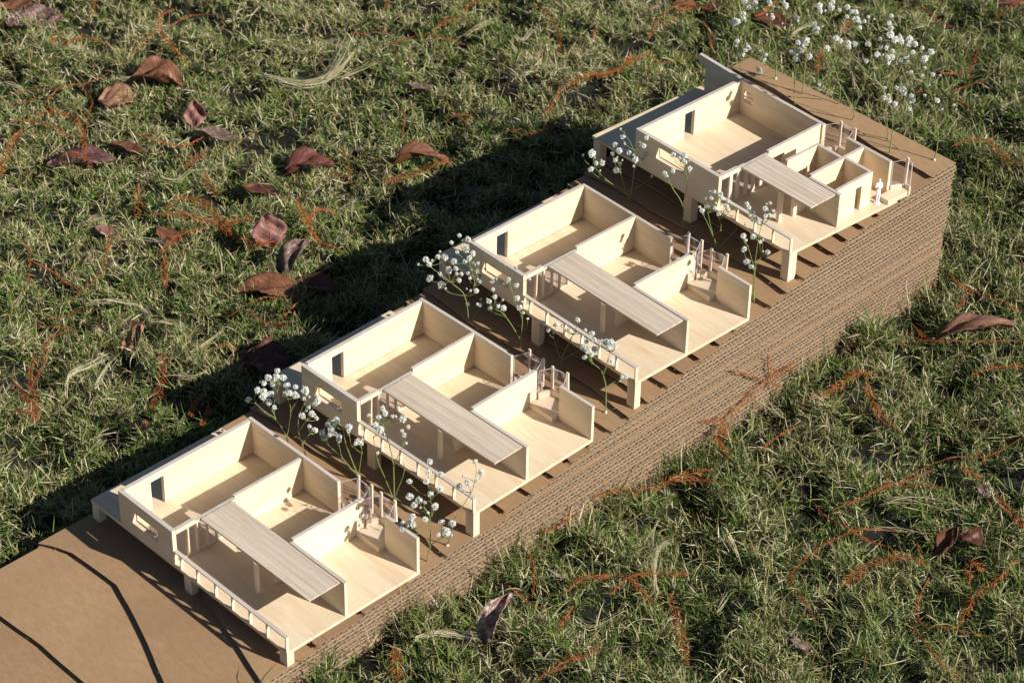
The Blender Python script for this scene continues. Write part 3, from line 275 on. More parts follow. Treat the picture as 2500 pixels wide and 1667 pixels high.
class MB:
    def __init__(s): s.v = []; s.f = []; s.mi = []
    def box(s, x0, x1, y0, y1, z0, z1, mi=0):
        n = len(s.v)
        s.v += [(x0,y0,z0),(x1,y0,z0),(x1,y1,z0),(x0,y1,z0),(x0,y0,z1),(x1,y0,z1),(x1,y1,z1),(x0,y1,z1)]
        s.f += [(n,n+3,n+2,n+1),(n+4,n+5,n+6,n+7),(n,n+1,n+5,n+4),(n+1,n+2,n+6,n+5),(n+2,n+3,n+7,n+6),(n+3,n,n+4,n+7)]
        s.mi += [mi] * 6
        return s
    def prism(s, poly, z0, z1, mi=0, top=None):
        n = len(s.v); k = len(poly)
        s.v += [(p[0], p[1], z0) for p in poly] + [(p[0], p[1], z1) for p in poly]
        s.f += [tuple(range(n + k - 1, n - 1, -1)), tuple(range(n + k, n + 2 * k))]
        s.f += [(n + i, n + (i + 1) % k, n + k + (i + 1) % k, n + k + i) for i in range(k)]
        s.mi += [mi] * (k + 2)
        return s
    def ext(s, poly, axis, a0, a1, mi=0):
        # poly in (h, z); axis 'y': wall running along x at y a0..a1; axis 'x': running along y at x a0..a1
        n = len(s.v); k = len(poly)
        for a in (a0, a1):
            for h, z in poly: s.v.append((h, a, z) if axis == 'y' else (a, h, z))
        s.f += [tuple(range(n, n + k)), tuple(range(n + 2 * k - 1, n + k - 1, -1))]
        s.f += [(n + i, n + k + i, n + k + (i + 1) % k, n + (i + 1) % k) for i in range(k)]
        s.mi += [mi] * (k + 2)
        return s
    def ring(s, outer, inner, axis, a0, a1):
        n = len(s.v)
        for a in (a0, a1):
            for P in (outer, inner):
                h0, h1, z0, z1 = P
                for h, z in ((h0, z0), (h1, z0), (h1, z1), (h0, z1)):
                    s.v.append((h, a, z) if axis == 'y' else (a, h, z))
        for i in range(4):
            j = (i + 1) % 4
            s.f += [(n+i, n+j, n+4+j, n+4+i), (n+8+i, n+12+i, n+12+j, n+8+j),
                    (n+i, n+8+i, n+8+j, n+j), (n+4+i, n+4+j, n+12+j, n+12+i)]
        s.mi += [0] * 16
        return s
    def tube(s, pts, r0, r1=None, n=5, mi=0):
        if r1 is None: r1 = r0
        base = len(s.v); m = len(pts)
        P = [Vector(p) for p in pts]
        for i, p in enumerate(P):
            d = (P[min(i + 1, m - 1)] - P[max(i - 1, 0)])
            if d.length < 1e-9: d = Vector((0, 0, 1))
            d.normalize()
            a = d.cross(Vector((0.3, 0.2, 0.93)))
            if a.length < 0.05: a = d.cross(Vector((1, 0, 0)))
            a.normalize(); b = d.cross(a)
            r = r0 + (r1 - r0) * i / max(1, m - 1)
            for k in range(n):
                t = 2 * pi * k / n
                s.v.append(tuple(p + a * cos(t) * r + b * sin(t) * r))
        for i in range(m - 1):
            for k in range(n):
                a_, b_ = base + i * n + k, base + i * n + (k + 1) % n
                s.f.append((a_, b_, b_ + n, a_ + n)); s.mi.append(mi)
        s.f.append(tuple(base + k for k in range(n))[::-1]); s.f.append(tuple(base + (m - 1) * n + k for k in range(n))); s.mi += [mi, mi]
        return s
    def mesh(s, name, *mats, smooth=False):
        return mesh(name, s.v, s.f, mats=list(mats), midx=s.mi if len(mats) > 1 else None, smooth=smooth)
    def build(s, name, mat, parent, smooth=False):
        mats = mat if isinstance(mat, (list, tuple)) else [mat]
        me = s.mesh(name, *mats, smooth=smooth)
        o = obj(name, me, parent)
        bm = bmesh.new(); bm.from_mesh(me); bmesh.ops.recalc_face_normals(bm, faces=bm.faces); bm.to_mesh(me); bm.free()
        return o

def smooth_line(pts, sub=6):
    P = [Vector(p) for p in pts]
    if len(P) < 2: return P
    out = []
    for i in range(len(P) - 1):
        p0, p1, p2, p3 = P[max(i - 1, 0)], P[i], P[i + 1], P[min(i + 2, len(P) - 1)]
        for k in range(sub):
            t = k / sub
            out.append(0.5 * ((2 * p1) + (-p0 + p2) * t + (2 * p0 - 5 * p1 + 4 * p2 - p3) * t * t + (-p0 + 3 * p1 - 3 * p2 + p3) * t ** 3))
    out.append(P[-1])
    return out

# ------------------------------------------------------------------ materials
class NT:
    def __init__(s, name):
        s.m = bpy.data.materials.new(name); s.m.use_nodes = True
        s.t = s.m.node_tree; s.n = s.t.nodes; s.b = s.n['Principled BSDF']; s.out = s.n['Material Output']
    def new(s, t, **kw):
        n = s.n.new(t)
        for k, v in kw.items(): setattr(n, k, v)
        return n
    def link(s, a, b): s.t.links.new(a, b)
    def noise(s, vec, scale, detail=3, rough=.55, sx=(1, 1, 1), off=None):
        mp = s.new('ShaderNodeMapping'); mp.inputs['Scale'].default_value = sx
        s.link(vec, mp.inputs[0])
        if off is not None: s.link(off, mp.inputs['Location'])
        n = s.new('ShaderNodeTexNoise'); n.inputs['Scale'].default_value = scale
        n.inputs['Detail'].default_value = detail; n.inputs['Roughness'].default_value = rough
        s.link(mp.outputs[0], n.inputs['Vector']); return n.outputs[0]
    def ramp(s, fac, stops):
        r = s.new('ShaderNodeValToRGB'); e = r.color_ramp.elements
        while len(e) < len(stops): e.new(.5)
        for i, (p, c) in enumerate(stops):
            e[i].position = p; e[i].color = (*c, 1) if len(c) == 3 else c
        s.link(fac, r.inputs[0]); return r.outputs[0]
    def mix(s, f, a, b, mode='MIX'):
        m = s.new('ShaderNodeMix', data_type='RGBA', blend_type=mode)
        for sock, v in ((m.inputs[0], f), (m.inputs[6], a), (m.inputs[7], b)):
            if hasattr(v, 'links'): s.link(v, sock)
            elif isinstance(v, (int, float)): sock.default_value = v
            else: sock.default_value = (*v, 1)
        return m.outputs[2]
    def bump(s, h, strength, dist):
        b = s.new('ShaderNodeBump'); b.inputs['Strength'].default_value = strength; b.inputs['Distance'].default_value = dist
        s.link(h, b.inputs['Height']); s.link(b.outputs[0], s.b.inputs['Normal'])
    def coords(s):
        tc = s.new('ShaderNodeTexCoord'); oi = s.new('ShaderNodeObjectInfo')
        mul = s.new('ShaderNodeVectorMath', operation='SCALE'); mul.inputs[0].default_value = (3.1, 1.7, 2.3)
        s.link(oi.outputs['Random'], mul.inputs['Scale'])
        return tc.outputs['Object'], mul.outputs[0], oi.outputs['Random']

def wood(name, along, a=(.68,.56,.40), b=(.80,.69,.525), streak=(.66,.44,.24), streak_amt=.2, rnd=.08):
    n = NT(name); v, off, r = n.coords()
    sx = {'x': (.06, 1, 1), 'y': (1, .06, 1), 'z': (1, 1, .06)}[along]
    g = n.noise(v, 900, 4, .6, sx, off)
    g2 = n.noise(v, 120, 3, .5, {'x': (.12, 1, 1), 'y': (1, .12, 1), 'z': (1, 1, .12)}[along], off)
    big = n.noise(v, 22, 2, .5, (1, 1, 1), off)
    c = n.ramp(g, [(.3, a), (.72, b)])
    c = n.mix(n.ramp(g2, [(.42, (0,0,0)), (.7, (.75,.75,.75))]), c, (a[0]*.94, a[1]*.9, a[2]*.82))
    st = n.noise(v, 160, 2, .4, {'x': (.1, .6, 1), 'y': (.6, .1, 1), 'z': (1, 1, .1)}[along], off)
    c = n.mix(n.ramp(st, [(.66, (0,0,0)), (.78, (streak_amt,)*3)]), c, streak)
    c = n.mix(n.ramp(big, [(.35, (0,0,0)), (.7, (.25,.25,.25))]), c, (b[0], b[1]*.95, b[2]*.86))
    sp = n.noise(v, 1500, 2, .6)
    c = n.mix(n.ramp(sp, [(.62, (0,0,0)), (.75, (.4,.4,.4))]), c, (.86,.80,.68))
    hv = n.new('ShaderNodeHueSaturation')
    ml = n.new('ShaderNodeMath', operation='MULTIPLY_ADD'); ml.inputs[1].default_value = rnd; ml.inputs[2].default_value = 1 - rnd / 2
    n.link(r, ml.inputs[0]); n.link(ml.outputs[0], hv.inputs['Value']); n.link(c, hv.inputs['Color'])
    n.link(hv.outputs[0], n.b.inputs['Base Color'])
    n.b.inputs['Roughness'].default_value = .62; n.b.inputs['Specular IOR Level'].default_value = .3
    ad = n.new('ShaderNodeMath', operation='ADD'); n.link(g, ad.inputs[0]); n.link(sp, ad.inputs[1])
    n.bump(ad.outputs[0], .25, .0004)
    return n.m
W_X = wood('basswood_grain_u', 'x'); W_Y = wood('basswood_grain_v', 'y'); W_Z = wood('basswood_grain_up', 'z')
W_FLOOR = wood('basswood_floor', 'y', a=(.63,.505,.345), b=(.76,.64,.47), streak=(.60,.35,.15), streak_amt=.5)
W_PLANK = wood('roof_plank_wood', 'y', a=(.52,.43,.335), b=(.66,.575,.47), streak=(.48,.37,.28), streak_amt=.35, rnd=.14)
W_EDGE = wood('sawn_edge', 'y', a=(.50,.43,.385), b=(.62,.56,.51), streak=(.5,.42,.36), streak_amt=.2)

def card(name, base, dark, light, bumpd=.0003):
    n = NT(name); v, off, r = n.coords()
    big = n.noise(v, 14, 4, .6, (1, 1, 1), off)
    fib = n.noise(v, 420, 4, .7, (1, .35, 1), off)
    fib2 = n.noise(v, 1600, 2, .6, (1, .5, 1), off)
    c = n.ramp(fib, [(.3, dark), (.5, base), (.75, light)])
    c = n.mix(n.ramp(big, [(.35, (0,0,0)), (.7, (.7,.7,.7))]), c, tuple(x * .8 for x in base))
    c = n.mix(n.ramp(fib2, [(.66, (0,0,0)), (.8, (.45,.45,.45))]), c, tuple(min(1, x * 1.35) for x in light))
    hv = n.new('ShaderNodeHueSaturation')
    ml = n.new('ShaderNodeMath', operation='MULTIPLY_ADD'); ml.inputs[1].default_value = .16; ml.inputs[2].default_value = .92
    n.link(r, ml.inputs[0]); n.link(ml.outputs[0], hv.inputs['Value']); n.link(c, hv.inputs['Color'])
    n.link(hv.outputs[0], n.b.inputs['Base Color'])
    n.b.inputs['Roughness'].default_value = .75; n.b.inputs['Specular IOR Level'].default_value = .25
    n.bump(fib, .2, bumpd)
    return n.m
C_TOP = card('kraft_liner', (.345,.218,.118), (.29,.18,.094), (.40,.26,.146))
C_EDGE = card('kraft_cut_edge', (.38,.295,.205), (.30,.23,.155), (.46,.37,.27))
C_FLUTE = card('kraft_fluting', (.20,.145,.095), (.15,.105,.07), (.26,.195,.13))  # darker than the cut edge: deep shade inside the flutes put into the colour

def plain(name, col, rough=.6, spec=.3, trans=0, vary=.2):
    n = NT(name); v, off, r = n.coords()
    ns = n.noise(v, 300, 3, .6, (1, 1, 1), off)
    c = n.mix(ns, tuple(x * (1 - vary) for x in col), tuple(min(1, x * (1 + vary)) for x in col))
    n.link(c, n.b.inputs['Base Color'])
    n.b.inputs['Roughness'].default_value = rough; n.b.inputs['Specular IOR Level'].default_value = spec
    if trans:
        t = n.new('ShaderNodeBsdfTranslucent'); n.link(c, t.inputs[0])
        mx = n.new('ShaderNodeMixShader'); mx.inputs[0].default_value = trans
        n.link(n.b.outputs[0], mx.inputs[1]); n.link(t.outputs[0], mx.inputs[2]); n.link(mx.outputs[0], n.out.inputs[0])
    return n.m
PETAL = plain('white_petal', (.84,.85,.80), .7, .2, .3, .05)
PETALC = plain('petal_calyx', (.22,.30,.12), .6, .3, .2)
STEM = plain('green_stem', (.22,.27,.085), .5, .3, .1, .3)
FIG = plain('white_plastic', (.86,.86,.90), .35, .5, 0, .02)
GLUE = plain('glue_drop', (.55,.50,.40), .15, .6)

def acrylic():
    n = NT('clear_acetate')
    tr = n.new('ShaderNodeBsdfTransparent'); tr.inputs[0].default_value = (.955, .945, .975, 1)
    gl = n.new('ShaderNodeBsdfGlossy'); gl.inputs['Roughness'].default_value = .06
    lw = n.new('ShaderNodeLayerWeight'); lw.inputs[0].default_value = .35
    pw = n.new('ShaderNodeMath', operation='POWER'); pw.inputs[1].default_value = 3.0; n.link(lw.outputs['Facing'], pw.inputs[0])
    ad = n.new('ShaderNodeMath', operation='MULTIPLY_ADD'); ad.inputs[1].default_value = .5; ad.inputs[2].default_value = .1
    n.link(pw.outputs[0], ad.inputs[0])
    mx = n.new('ShaderNodeMixShader'); n.link(ad.outputs[0], mx.inputs[0]); n.link(tr.outputs[0], mx.inputs[1]); n.link(gl.outputs[0], mx.inputs[2])
    n.link(mx.outputs[0], n.out.inputs[0])
    return n.m
GLASS = acrylic()
RIM = plain('acetate_cut_edge', (.86,.80,.86), .3, .5, .5, .03)

def coloured(name, attr, rough=.5, trans=.3, spec=.35, veins=False):
    n = NT(name)
    at = n.new('ShaderNodeAttribute'); at.attribute_name = attr
    c = at.outputs['Color']
    n.link(c, n.b.inputs['Base Color'])
    n.b.inputs['Roughness'].default_value = rough; n.b.inputs['Specular IOR Level'].default_value = spec
    t = n.new('ShaderNodeBsdfTranslucent'); n.link(c, t.inputs[0])
    mx = n.new('ShaderNodeMixShader'); mx.inputs[0].default_value = trans
    n.link(n.b.outputs[0], mx.inputs[1]); n.link(t.outputs[0], mx.inputs[2]); n.link(mx.outputs[0], n.out.inputs[0])
    return n.m
GRASS = coloured('grass_blade', 'col', .5, .16, .22)
NEEDLE = coloured('dry_needle', 'col', .6, .2, .25)

# ------------------------------------------------------------------ the setting: soil
GP = [(-60,-3.9),(-10,-4.0),(5,-4.1),(16,-4.65),(27,-5.15),(37,-5.4),(50,-5.05),(60,-4.5),(69,-3.8),(90,-3.7),(160,-3.8)]
def g0(u, v): return np.interp(u, [a for a, b in GP], [b for a, b in GP])
def gb(u, v):
    return (.45 * np.sin(u * .43 + 1.3 + np.sin(v * .2)) * np.sin(v * .37 + .4) + .25 * np.sin(u * .21 - v * .33 + 2.)
            + .24 * np.sin(u * .9 + v * .55 + 1.2 * np.sin(v * .3)) + .2 * np.sin(v * 1.15 - u * .5 + 1.1) + .2 * np.sin(u * .13 + v * .11 + .6))
def ground(u, v): return g0(u, v) + gb(u, v)

SOIL = NT('soil_and_thatch')
v_, off_, r_ = SOIL.coords()
c_ = SOIL.ramp(SOIL.noise(v_, 260, 4, .7), [(.3, (.008,.007,.004)), (.55, (.02,.017,.009)), (.8, (.07,.06,.035))])  # soil tone taken near-black, standing in for shade in the grass hollows
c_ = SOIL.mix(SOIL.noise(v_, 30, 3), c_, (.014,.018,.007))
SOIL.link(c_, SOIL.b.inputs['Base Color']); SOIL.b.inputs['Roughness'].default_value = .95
SOIL.bump(SOIL.noise(v_, 400, 4, .7), 1, .006)
xs = np.concatenate([np.array([-3000, -1200, -400, -150]), np.linspace(-70, 170, 161), np.array([300, 700, 1500, 3000])])
ys = np.concatenate([np.array([-3000, -1200, -400, -120]), np.linspace(-70, 150, 148), np.array([300, 700, 1500, 3000])])
XX, YY = np.meshgrid(xs, ys)
ZZ = g0(XX, 0) + gb(XX, YY) * ((np.abs(XX) < 400) & (np.abs(YY) < 400))
vv = np.stack([XX.ravel(), YY.ravel(), ZZ.ravel()], 1)
nx = len(xs)
ff = [(j * nx + i, j * nx + i + 1, (j + 1) * nx + i + 1, (j + 1) * nx + i) for j in range(len(ys) - 1) for i in range(nx - 1)]
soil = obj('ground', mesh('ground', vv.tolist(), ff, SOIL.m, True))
soil['kind'] = 'structure'

# ------------------------------------------------------------------ cardboard terrain
PIT = .355
VF, VB, UR, NB = -.12, 21.8, 69.0, 8          # front, back, right end, sheets below the lowest step
def T(j): return -1.34 + (j - 3) * PIT
CONT = [(3, [(0,0),(4,0),(10.5,1.0),(13,.85),(17.4,.8),(22,.5)]), (10, [(0,0),(6,.4),(10,-.5),(15,-.6),(22,-.4)]),
        (18, [(0,0),(6.6,.3),(13,.4),(16.4,.5),(22,.3)]), (26, [(0,0),(5,.1),(8.7,.4),(12,.2),(15.4,.6),(22,.8)])]
def pl(pts, v):
    if v <= pts[0][0]: return pts[0][1]
    for (a, b), (c, d) in zip(pts, pts[1:]):
        if v <= c: return b + (d - b) * (v - a) / (c - a)
    return pts[-1][1]
def contour(j, v):
    if j <= 0: return -26 - .3 * j
    if j == 1: return pl([(0,-10.4),(9,-10.33),(14,-10.3),(18,-10.6),(22,-11)], v)
    if j == 2: return pl([(-.3,-8.6),(5,-6.6),(10.4,-4.44),(14.7,-3.06),(19.7,-3.36),(21.6,-4.3),(22,-4.6)], v)
    if j == 3: return pl([(-.3,-2.3),(.4,-2.05),(5.3,-.71),(10.2,.64),(14,1.6),(22,2.0)], v)
    i = j - 4
    if i <= 3: o = pl(CONT[0][1], v) * (i + 1) / 4
    elif i >= 26: o = pl(CONT[3][1], v)
    else:
        for k in range(3):
            a, b = CONT[k][0], CONT[k + 1][0]
            if a <= i <= b:
                f = (i - a) / (b - a); o = pl(CONT[k][1], v) * (1 - f) + pl(CONT[k + 1][1], v) * f; break
    return UF[i] + o + .12 * sin(v * .8 + i * 1.7)
base = thing('cardboard_terrain', 'stepped hillside of stacked corrugated brown cardboard sheets lying on the lawn under the row of houses', 'model base')
VS = [0, .35, .8, 1.6, 2.6, 3.8, 5, 6.2, 7.4, 8.6, 9.8, 11, 12.2, 13.4, 14.6, 15.8, 17, 18.2, 19.4, 20.6, 21.3, 21.8]
for j in range(-NB, 31):
    zt = T(j); zb = zt - PIT
    vf = VF + random.uniform(-.07, .05) + (random.random() < .16) * random.uniform(.06, .16)
    ur = UR - .5 * (30 - j) / 38 + random.uniform(-.16, .12); vb = VB + random.uniform(-.1, .1)
    rows = [vf] + VS[1:-1] + [vb]
    m = MB()
    for (za, zc) in ((zt - .032, zt), (zb + .004, zb + .034)):
        n = len(m.v)
        for v in rows:
            jit = random.uniform(-.03, .03)
            for z in (za, zc):
                m.v += [(contour(j, max(v, 0)) + jit, v, z), (ur, v, z)]
        k = len(rows)
        for i in range(k - 1):
            a = n + 4 * i; b = a + 4
            m.f += [(a, b, b + 1, a + 1), (a + 2, a + 3, b + 3, b + 2), (a, a + 2, b + 2, b), (a + 1, b + 1, b + 3, a + 3)]
            m.mi += [0, 0, 1, 1]
        us = np.arange(contour(j, 0), ur, .55); off = zc + random.uniform(0, 3)
        q0 = len(m.v)
        for u_ in us:
            dv_ = .022 * sin(u_ * 1.3 + off * 9) * sin(u_ * .37 + j) + random.uniform(-.012, .012)
            dz_ = .008 * sin(u_ * .8 + j * 2.1) + random.uniform(-.006, .006)
            m.v += [(u_, vf + .3, za + .001), (u_, vf + .3, zc - .001), (u_, vf - .012 + dv_, za + dz_), (u_, vf - .012 + dv_, zc + dz_)]
        for q_ in range(len(us) - 1):
            a = q0 + 4 * q_; bb = a + 4
            m.f += [(a, bb, bb + 2, a + 2), (a + 1, a + 3, bb + 3, bb + 1), (a + 2, bb + 2, bb + 3, a + 3)]; m.mi += [0, 0, 1]
        m.f += [(n, n + 1, n + 3, n + 2), (n + 4 * k - 4, n + 4 * k - 2, n + 4 * k - 1, n + 4 * k - 3)]; m.mi += [1, 1]
    sh = m.build('cardboard_sheet', [C_TOP, C_EDGE], base)
    # fluting
    per = .78; ph = random.random() * per
    u0 = contour(j, 0) + .05
    prof = [(0, -1), (.14, -.86), (.36, .62), (.5, 1), (.64, .86), (.86, -.62)]
    zm = (zt + zb) / 2; am = PIT / 2 - .046
    pts = []
    u = u0 - ph
    while u < ur:
        for f_, h in prof:
            x = u + f_ * per
            if u0 < x < ur - .02: pts.append((x, zm + h * am))
        u += per
    m = MB(); th = .025
    crush = random.random() < .35
    vvs = [i * .9 + .4 for i in range(25)]
    Pn = []
    for (x, z) in pts:
        v1 = vb - .1
        for v in vvs:
            if contour(j, v) > x - .04: v1 = v - .9; break
        if crush: z = zm + (z - zm) * (.86 + .14 * sin(x * .9 + j))
        v0 = vf - .005 + random.uniform(0, .03)
        v1 = max(v1, v0 + .3)
        k = len(m.v)
        m.v += [(x, v0, z - th), (x, v0, z + th), (x, v1, z + th), (x, v1, z - th)]
        Pn.append(k)
    for a, b in zip(Pn, Pn[1:]):
        m.f += [(a, b, b + 1, a + 1), (a + 1, b + 1, b + 2, a + 2), (a + 3, a + 2, b + 2, b + 3), (a, a + 3, b + 3, b)]
        m.mi += [1, 0, 0, 0]
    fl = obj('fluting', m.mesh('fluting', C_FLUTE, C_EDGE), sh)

# torn fibres along the cut contours
m = MB()
for j in range(1, 31):
    for _ in range(16):
        v = random.uniform(0, 21.5); u = contour(j, v) - .02; z = T(j) - random.uniform(.03, .3)
        d = Vector((random.uniform(-.25, .02), random.uniform(-.25, .25), random.uniform(-.1, .12)))
        p = Vector((u, v, z)); w = random.uniform(.012, .03)
        n = len(m.v); m.v += [tuple(p), tuple(p + Vector((0, w * 2, w))), tuple(p + d)]; m.f.append((n, n + 1, n + 2)); m.mi.append(0)
fr = obj('torn_fibre', m.mesh('torn_fibre', C_EDGE), base); fr['kind'] = 'stuff'

# ------------------------------------------------------------------ houses
H = 3.0
def jit(o, a=.9):
    o.rotation_euler = (RAD(random.uniform(-a, a)) * .4, RAD(random.uniform(-a, a)) * .4, RAD(random.uniform(-a, a)) * .25)
    return o

def pane(parent, a, b, z0, z1, t=.07):
    a, b = Vector((*a, 0)), Vector((*b, 0)); d = (b - a).normalized(); n = Vector((-d.y, d.x, 0)) * t / 2
    m = MB(); poly = [tuple((a - n)[:2]), tuple((b - n)[:2]), tuple((b + n)[:2]), tuple((a + n)[:2])]
    m.prism(poly, z0, z1); m.mi = [1, 1, 0, 1, 0, 1]
    return m.build('glass_pane', [GLASS, RIM], parent)

def stick(parent, name, x, y, z0, z1, w, d, mat, lean=0):
    m = MB(); lx, ly = random.uniform(-lean, lean), random.uniform(-lean, lean)
    for z, ox, oy in ((z0, 0, 0), (z1, lx, ly)):
        m.v += [(x - w/2 + ox, y - d/2 + oy, z), (x + w/2 + ox, y - d/2 + oy, z), (x + w/2 + ox, y + d/2 + oy, z), (x - w/2 + ox, y + d/2 + oy, z)]
    m.f = [(0,3,2,1),(4,5,6,7),(0,1,5,4),(1,2,6,5),(2,3,7,6),(3,0,4,7)]; m.mi = [0] * 6
    return m.build(name, mat, parent)

def bay(root, pts, sill_h, step=None):
    # pts: polygon corners from wall end, out, along, back to the next wall; glass between, sticks at the corners
    q = [Vector((*p, 0)) for p in pts]
    m = MB(); m.prism([tuple(p[:2]) for p in pts], -.27, -.004); m.build('bay_floor', W_FLOOR, root)
    for a, b in zip(q, q[1:]):
        d = (b - a).normalized(); nrm = Vector((-d.y, d.x, 0)) * .09
        s = MB(); A, B = a + d * .03, b - d * .03
        s.prism([tuple((A - nrm)[:2]), tuple((B - nrm)[:2]), tuple((B + nrm)[:2]), tuple((A + nrm)[:2])], 0, sill_h)
        s.build('bay_sill', W_X, root)
        pane(root, tuple((a + d * .06)[:2]), tuple((b - d * .06)[:2]), sill_h + .003, H - .12)
    for k, p in enumerate(q[1:], 1):
        if k < len(q) - 1:
            stick(root, 'bay_post', p.x + .1, p.y + .03 * (1 if k == 1 else -1), sill_h * .5, H + .05, .13, .2, W_Z, .1)

def railing(root, v1, posts, hgt=1.28):
    rail = MB().box(-.02, .27, .02, v1, hgt - .1, hgt).build('hand_rail', W_Y, root)
    for v in posts:
        MB().box(.01, .24, v - .05, v + .05, .002, hgt - .102).build('baluster', W_Z, root)
    MB().box(.0, .25, .03, .13, .002, hgt - .102).build('end_post', W_Z, root)

def roof(root, u0, u1, v0, v1, n=12):
    r = MB().box(u0 + .03, u1 - .03, v0 + .04, v1 - .04, 2.70, 2.76).build('roof', W_PLANK, root)
    w = (u1 - u0) / n
    for i in range(n):
        a = u0 + i * w
        e0 = random.uniform(-.03, .03); dz = random.uniform(0, .014)
        MB().box(a + .0025, a + w - .0025, v0 + e0, v1 + random.uniform(-.03, .0), 2.762, 2.87 + dz).build('plank', W_PLANK, r)

def legs(root, spec):
    for (x, y, w, d, bot) in spec:
        MB().box(x, x + w, y, y + d, bot, -.272).build('stilt', W_Z, root)

def house(label, pos, rz, spec):
    root = thing('house_model', label, 'model house', pos, rz, 'bare wooden model houses stepping up the cardboard slope')
    MB().box(0, 11.95, 0, 21.5, -.27, 0).build('floor_slab', [W_FLOOR], root)
    # long wall with a doorway
    jit(MB().ext([(.31, 0), (2.57, 0), (2.57, 2.42), (3.7, 2.42), (3.7, 0), (11.71, 0), (11.71, H), (.31, H)], 'y', 17.63, 17.95).build('long_wall', W_X, root))
    # window wall
    MB().ring((11.95, 17.96, -.05, H), (13.6, 16.5, .95, 2.05), 'x', -.03, .3).build('window_wall', W_Y, root)
    fr = MB().ring((13.55, 16.55, .9, 2.1), (13.72, 16.38, 1.07, 1.93), 'x', .302, .36).build('window_frame', W_Y, root)
    # back wall
    jit(MB().ext([(8.2, 0), (17.95, 0), (17.95, H), (8.2, H)], 'x', 11.72, 11.98).build('back_wall', W_Y, root))
    # partition and glazed veranda wall on the same line
    jit(MB().ext([(5.5, 0), (11.71, 0), (11.71, H), (5.5, H)], 'y', 12.02, 12.28).build('partition_wall', W_X, root))
    MB().ext([(.31, 2.62), (5.49, 2.62), (5.49, 2.8), (2.05, 2.8), (1.95, H), (.31, H)], 'y', 11.9, 12.2).build('lintel_beam', W_X, root)
    MB().box(.31, 5.49, 11.95, 12.12, .002, .07).build('threshold_strip', W_X, root)
    pane(root, (.33, 12.14), (5.45, 12.14), .01, 2.62)
    for x in (1.3, 2.1, 2.95, 3.75, 4.6):
        stick(root, 'glazing_post', x, 12.0, .072, 2.62, .11, .2, W_Z, .05)
    # middle wall running under the roof
    jit(MB().ext([(3.72, 0), (11.9, 0), (11.9, H), (5.52, H), (5.52, 2.68), (3.72, 2.68)], 'y', 5.7, 5.98).build('middle_wall', W_X, root))
    # end wall under the roof, end wall by the step
    jit(MB().box(5.16, 5.42, .04, 5.69, .002, 2.96).build('carport_wall', W_Y, root), .3)
    jit(MB().box(11.7, 11.95, .02, 3.3, .002, H).build('end_wall', W_Y, root), .5)
    roof(root, 2.4, 5.15, .42, 11.85)
    stick(root, 'roof_post', 2.4, 5.9, .002, 2.7, .26, .26, W_Z, .03)
    railing(root, 11.94, [2.1, 3.9, 5.75, 7.55, 9.5, 11.3])
    bay(root, [(11.98, 8.2), (13.12, 7.78), (13.12, 6.45), (12.0, 5.86)], .95)
    bay(root, [(11.98, 5.68), (13.05, 5.3), (13.25, 4.0), (12.0, 3.2)], .95)
    MB().prism([(11.13, 3.36), (11.69, 3.36), (11.97, 3.36), (12.9, 4.05), (12.85, 5.15), (11.95, 5.6), (11.13, 5.69)], .002, .42).build('entry_step', W_Y, root)
    legs(root, spec)
    return root

def tz(u, v):
    z = T(0)
    for j in range(1, 31):
        if u > contour(j, v): z = T(j)
    return z
HP = [(0, 0, 0, 0), (16.934, -.054, 2.305, .013), (33.201, .222, 5.067, -.023), (50.244, .731, 8.078, -.031)]
def stilts(k, lst):
    x0, y0, z0, a = HP[k]; out = []
    for (x, y, w, d) in lst:
        us = x0 + (x + w / 2) * cos(a) - y * sin(a); bot = tz(us, max(y + y0 + d / 2, 0)) - z0 + .002
        if bot < -.35: out.append((x, y, w, d, bot))
    return out
LBL = ['lowest wooden house model in the near corner of the cardboard, railing facing bare cardboard',
       'second wooden house model from the bottom, standing between two rows of flower sprigs',
       'third wooden house model up the slope, just below the house with the figurine',
       'topmost wooden house model with small inner rooms, a fin wall and a white figurine']
for k in range(3):
    house(LBL[k], HP[k][:3], HP[k][3], stilts(k, [(.02, .02, .6, .78), (.02, 10.2, .6, .8), (.02, 20.7, .6, .75), (5.6, 20.7, .6, .7), (6, 10.2, .6, .7)]))

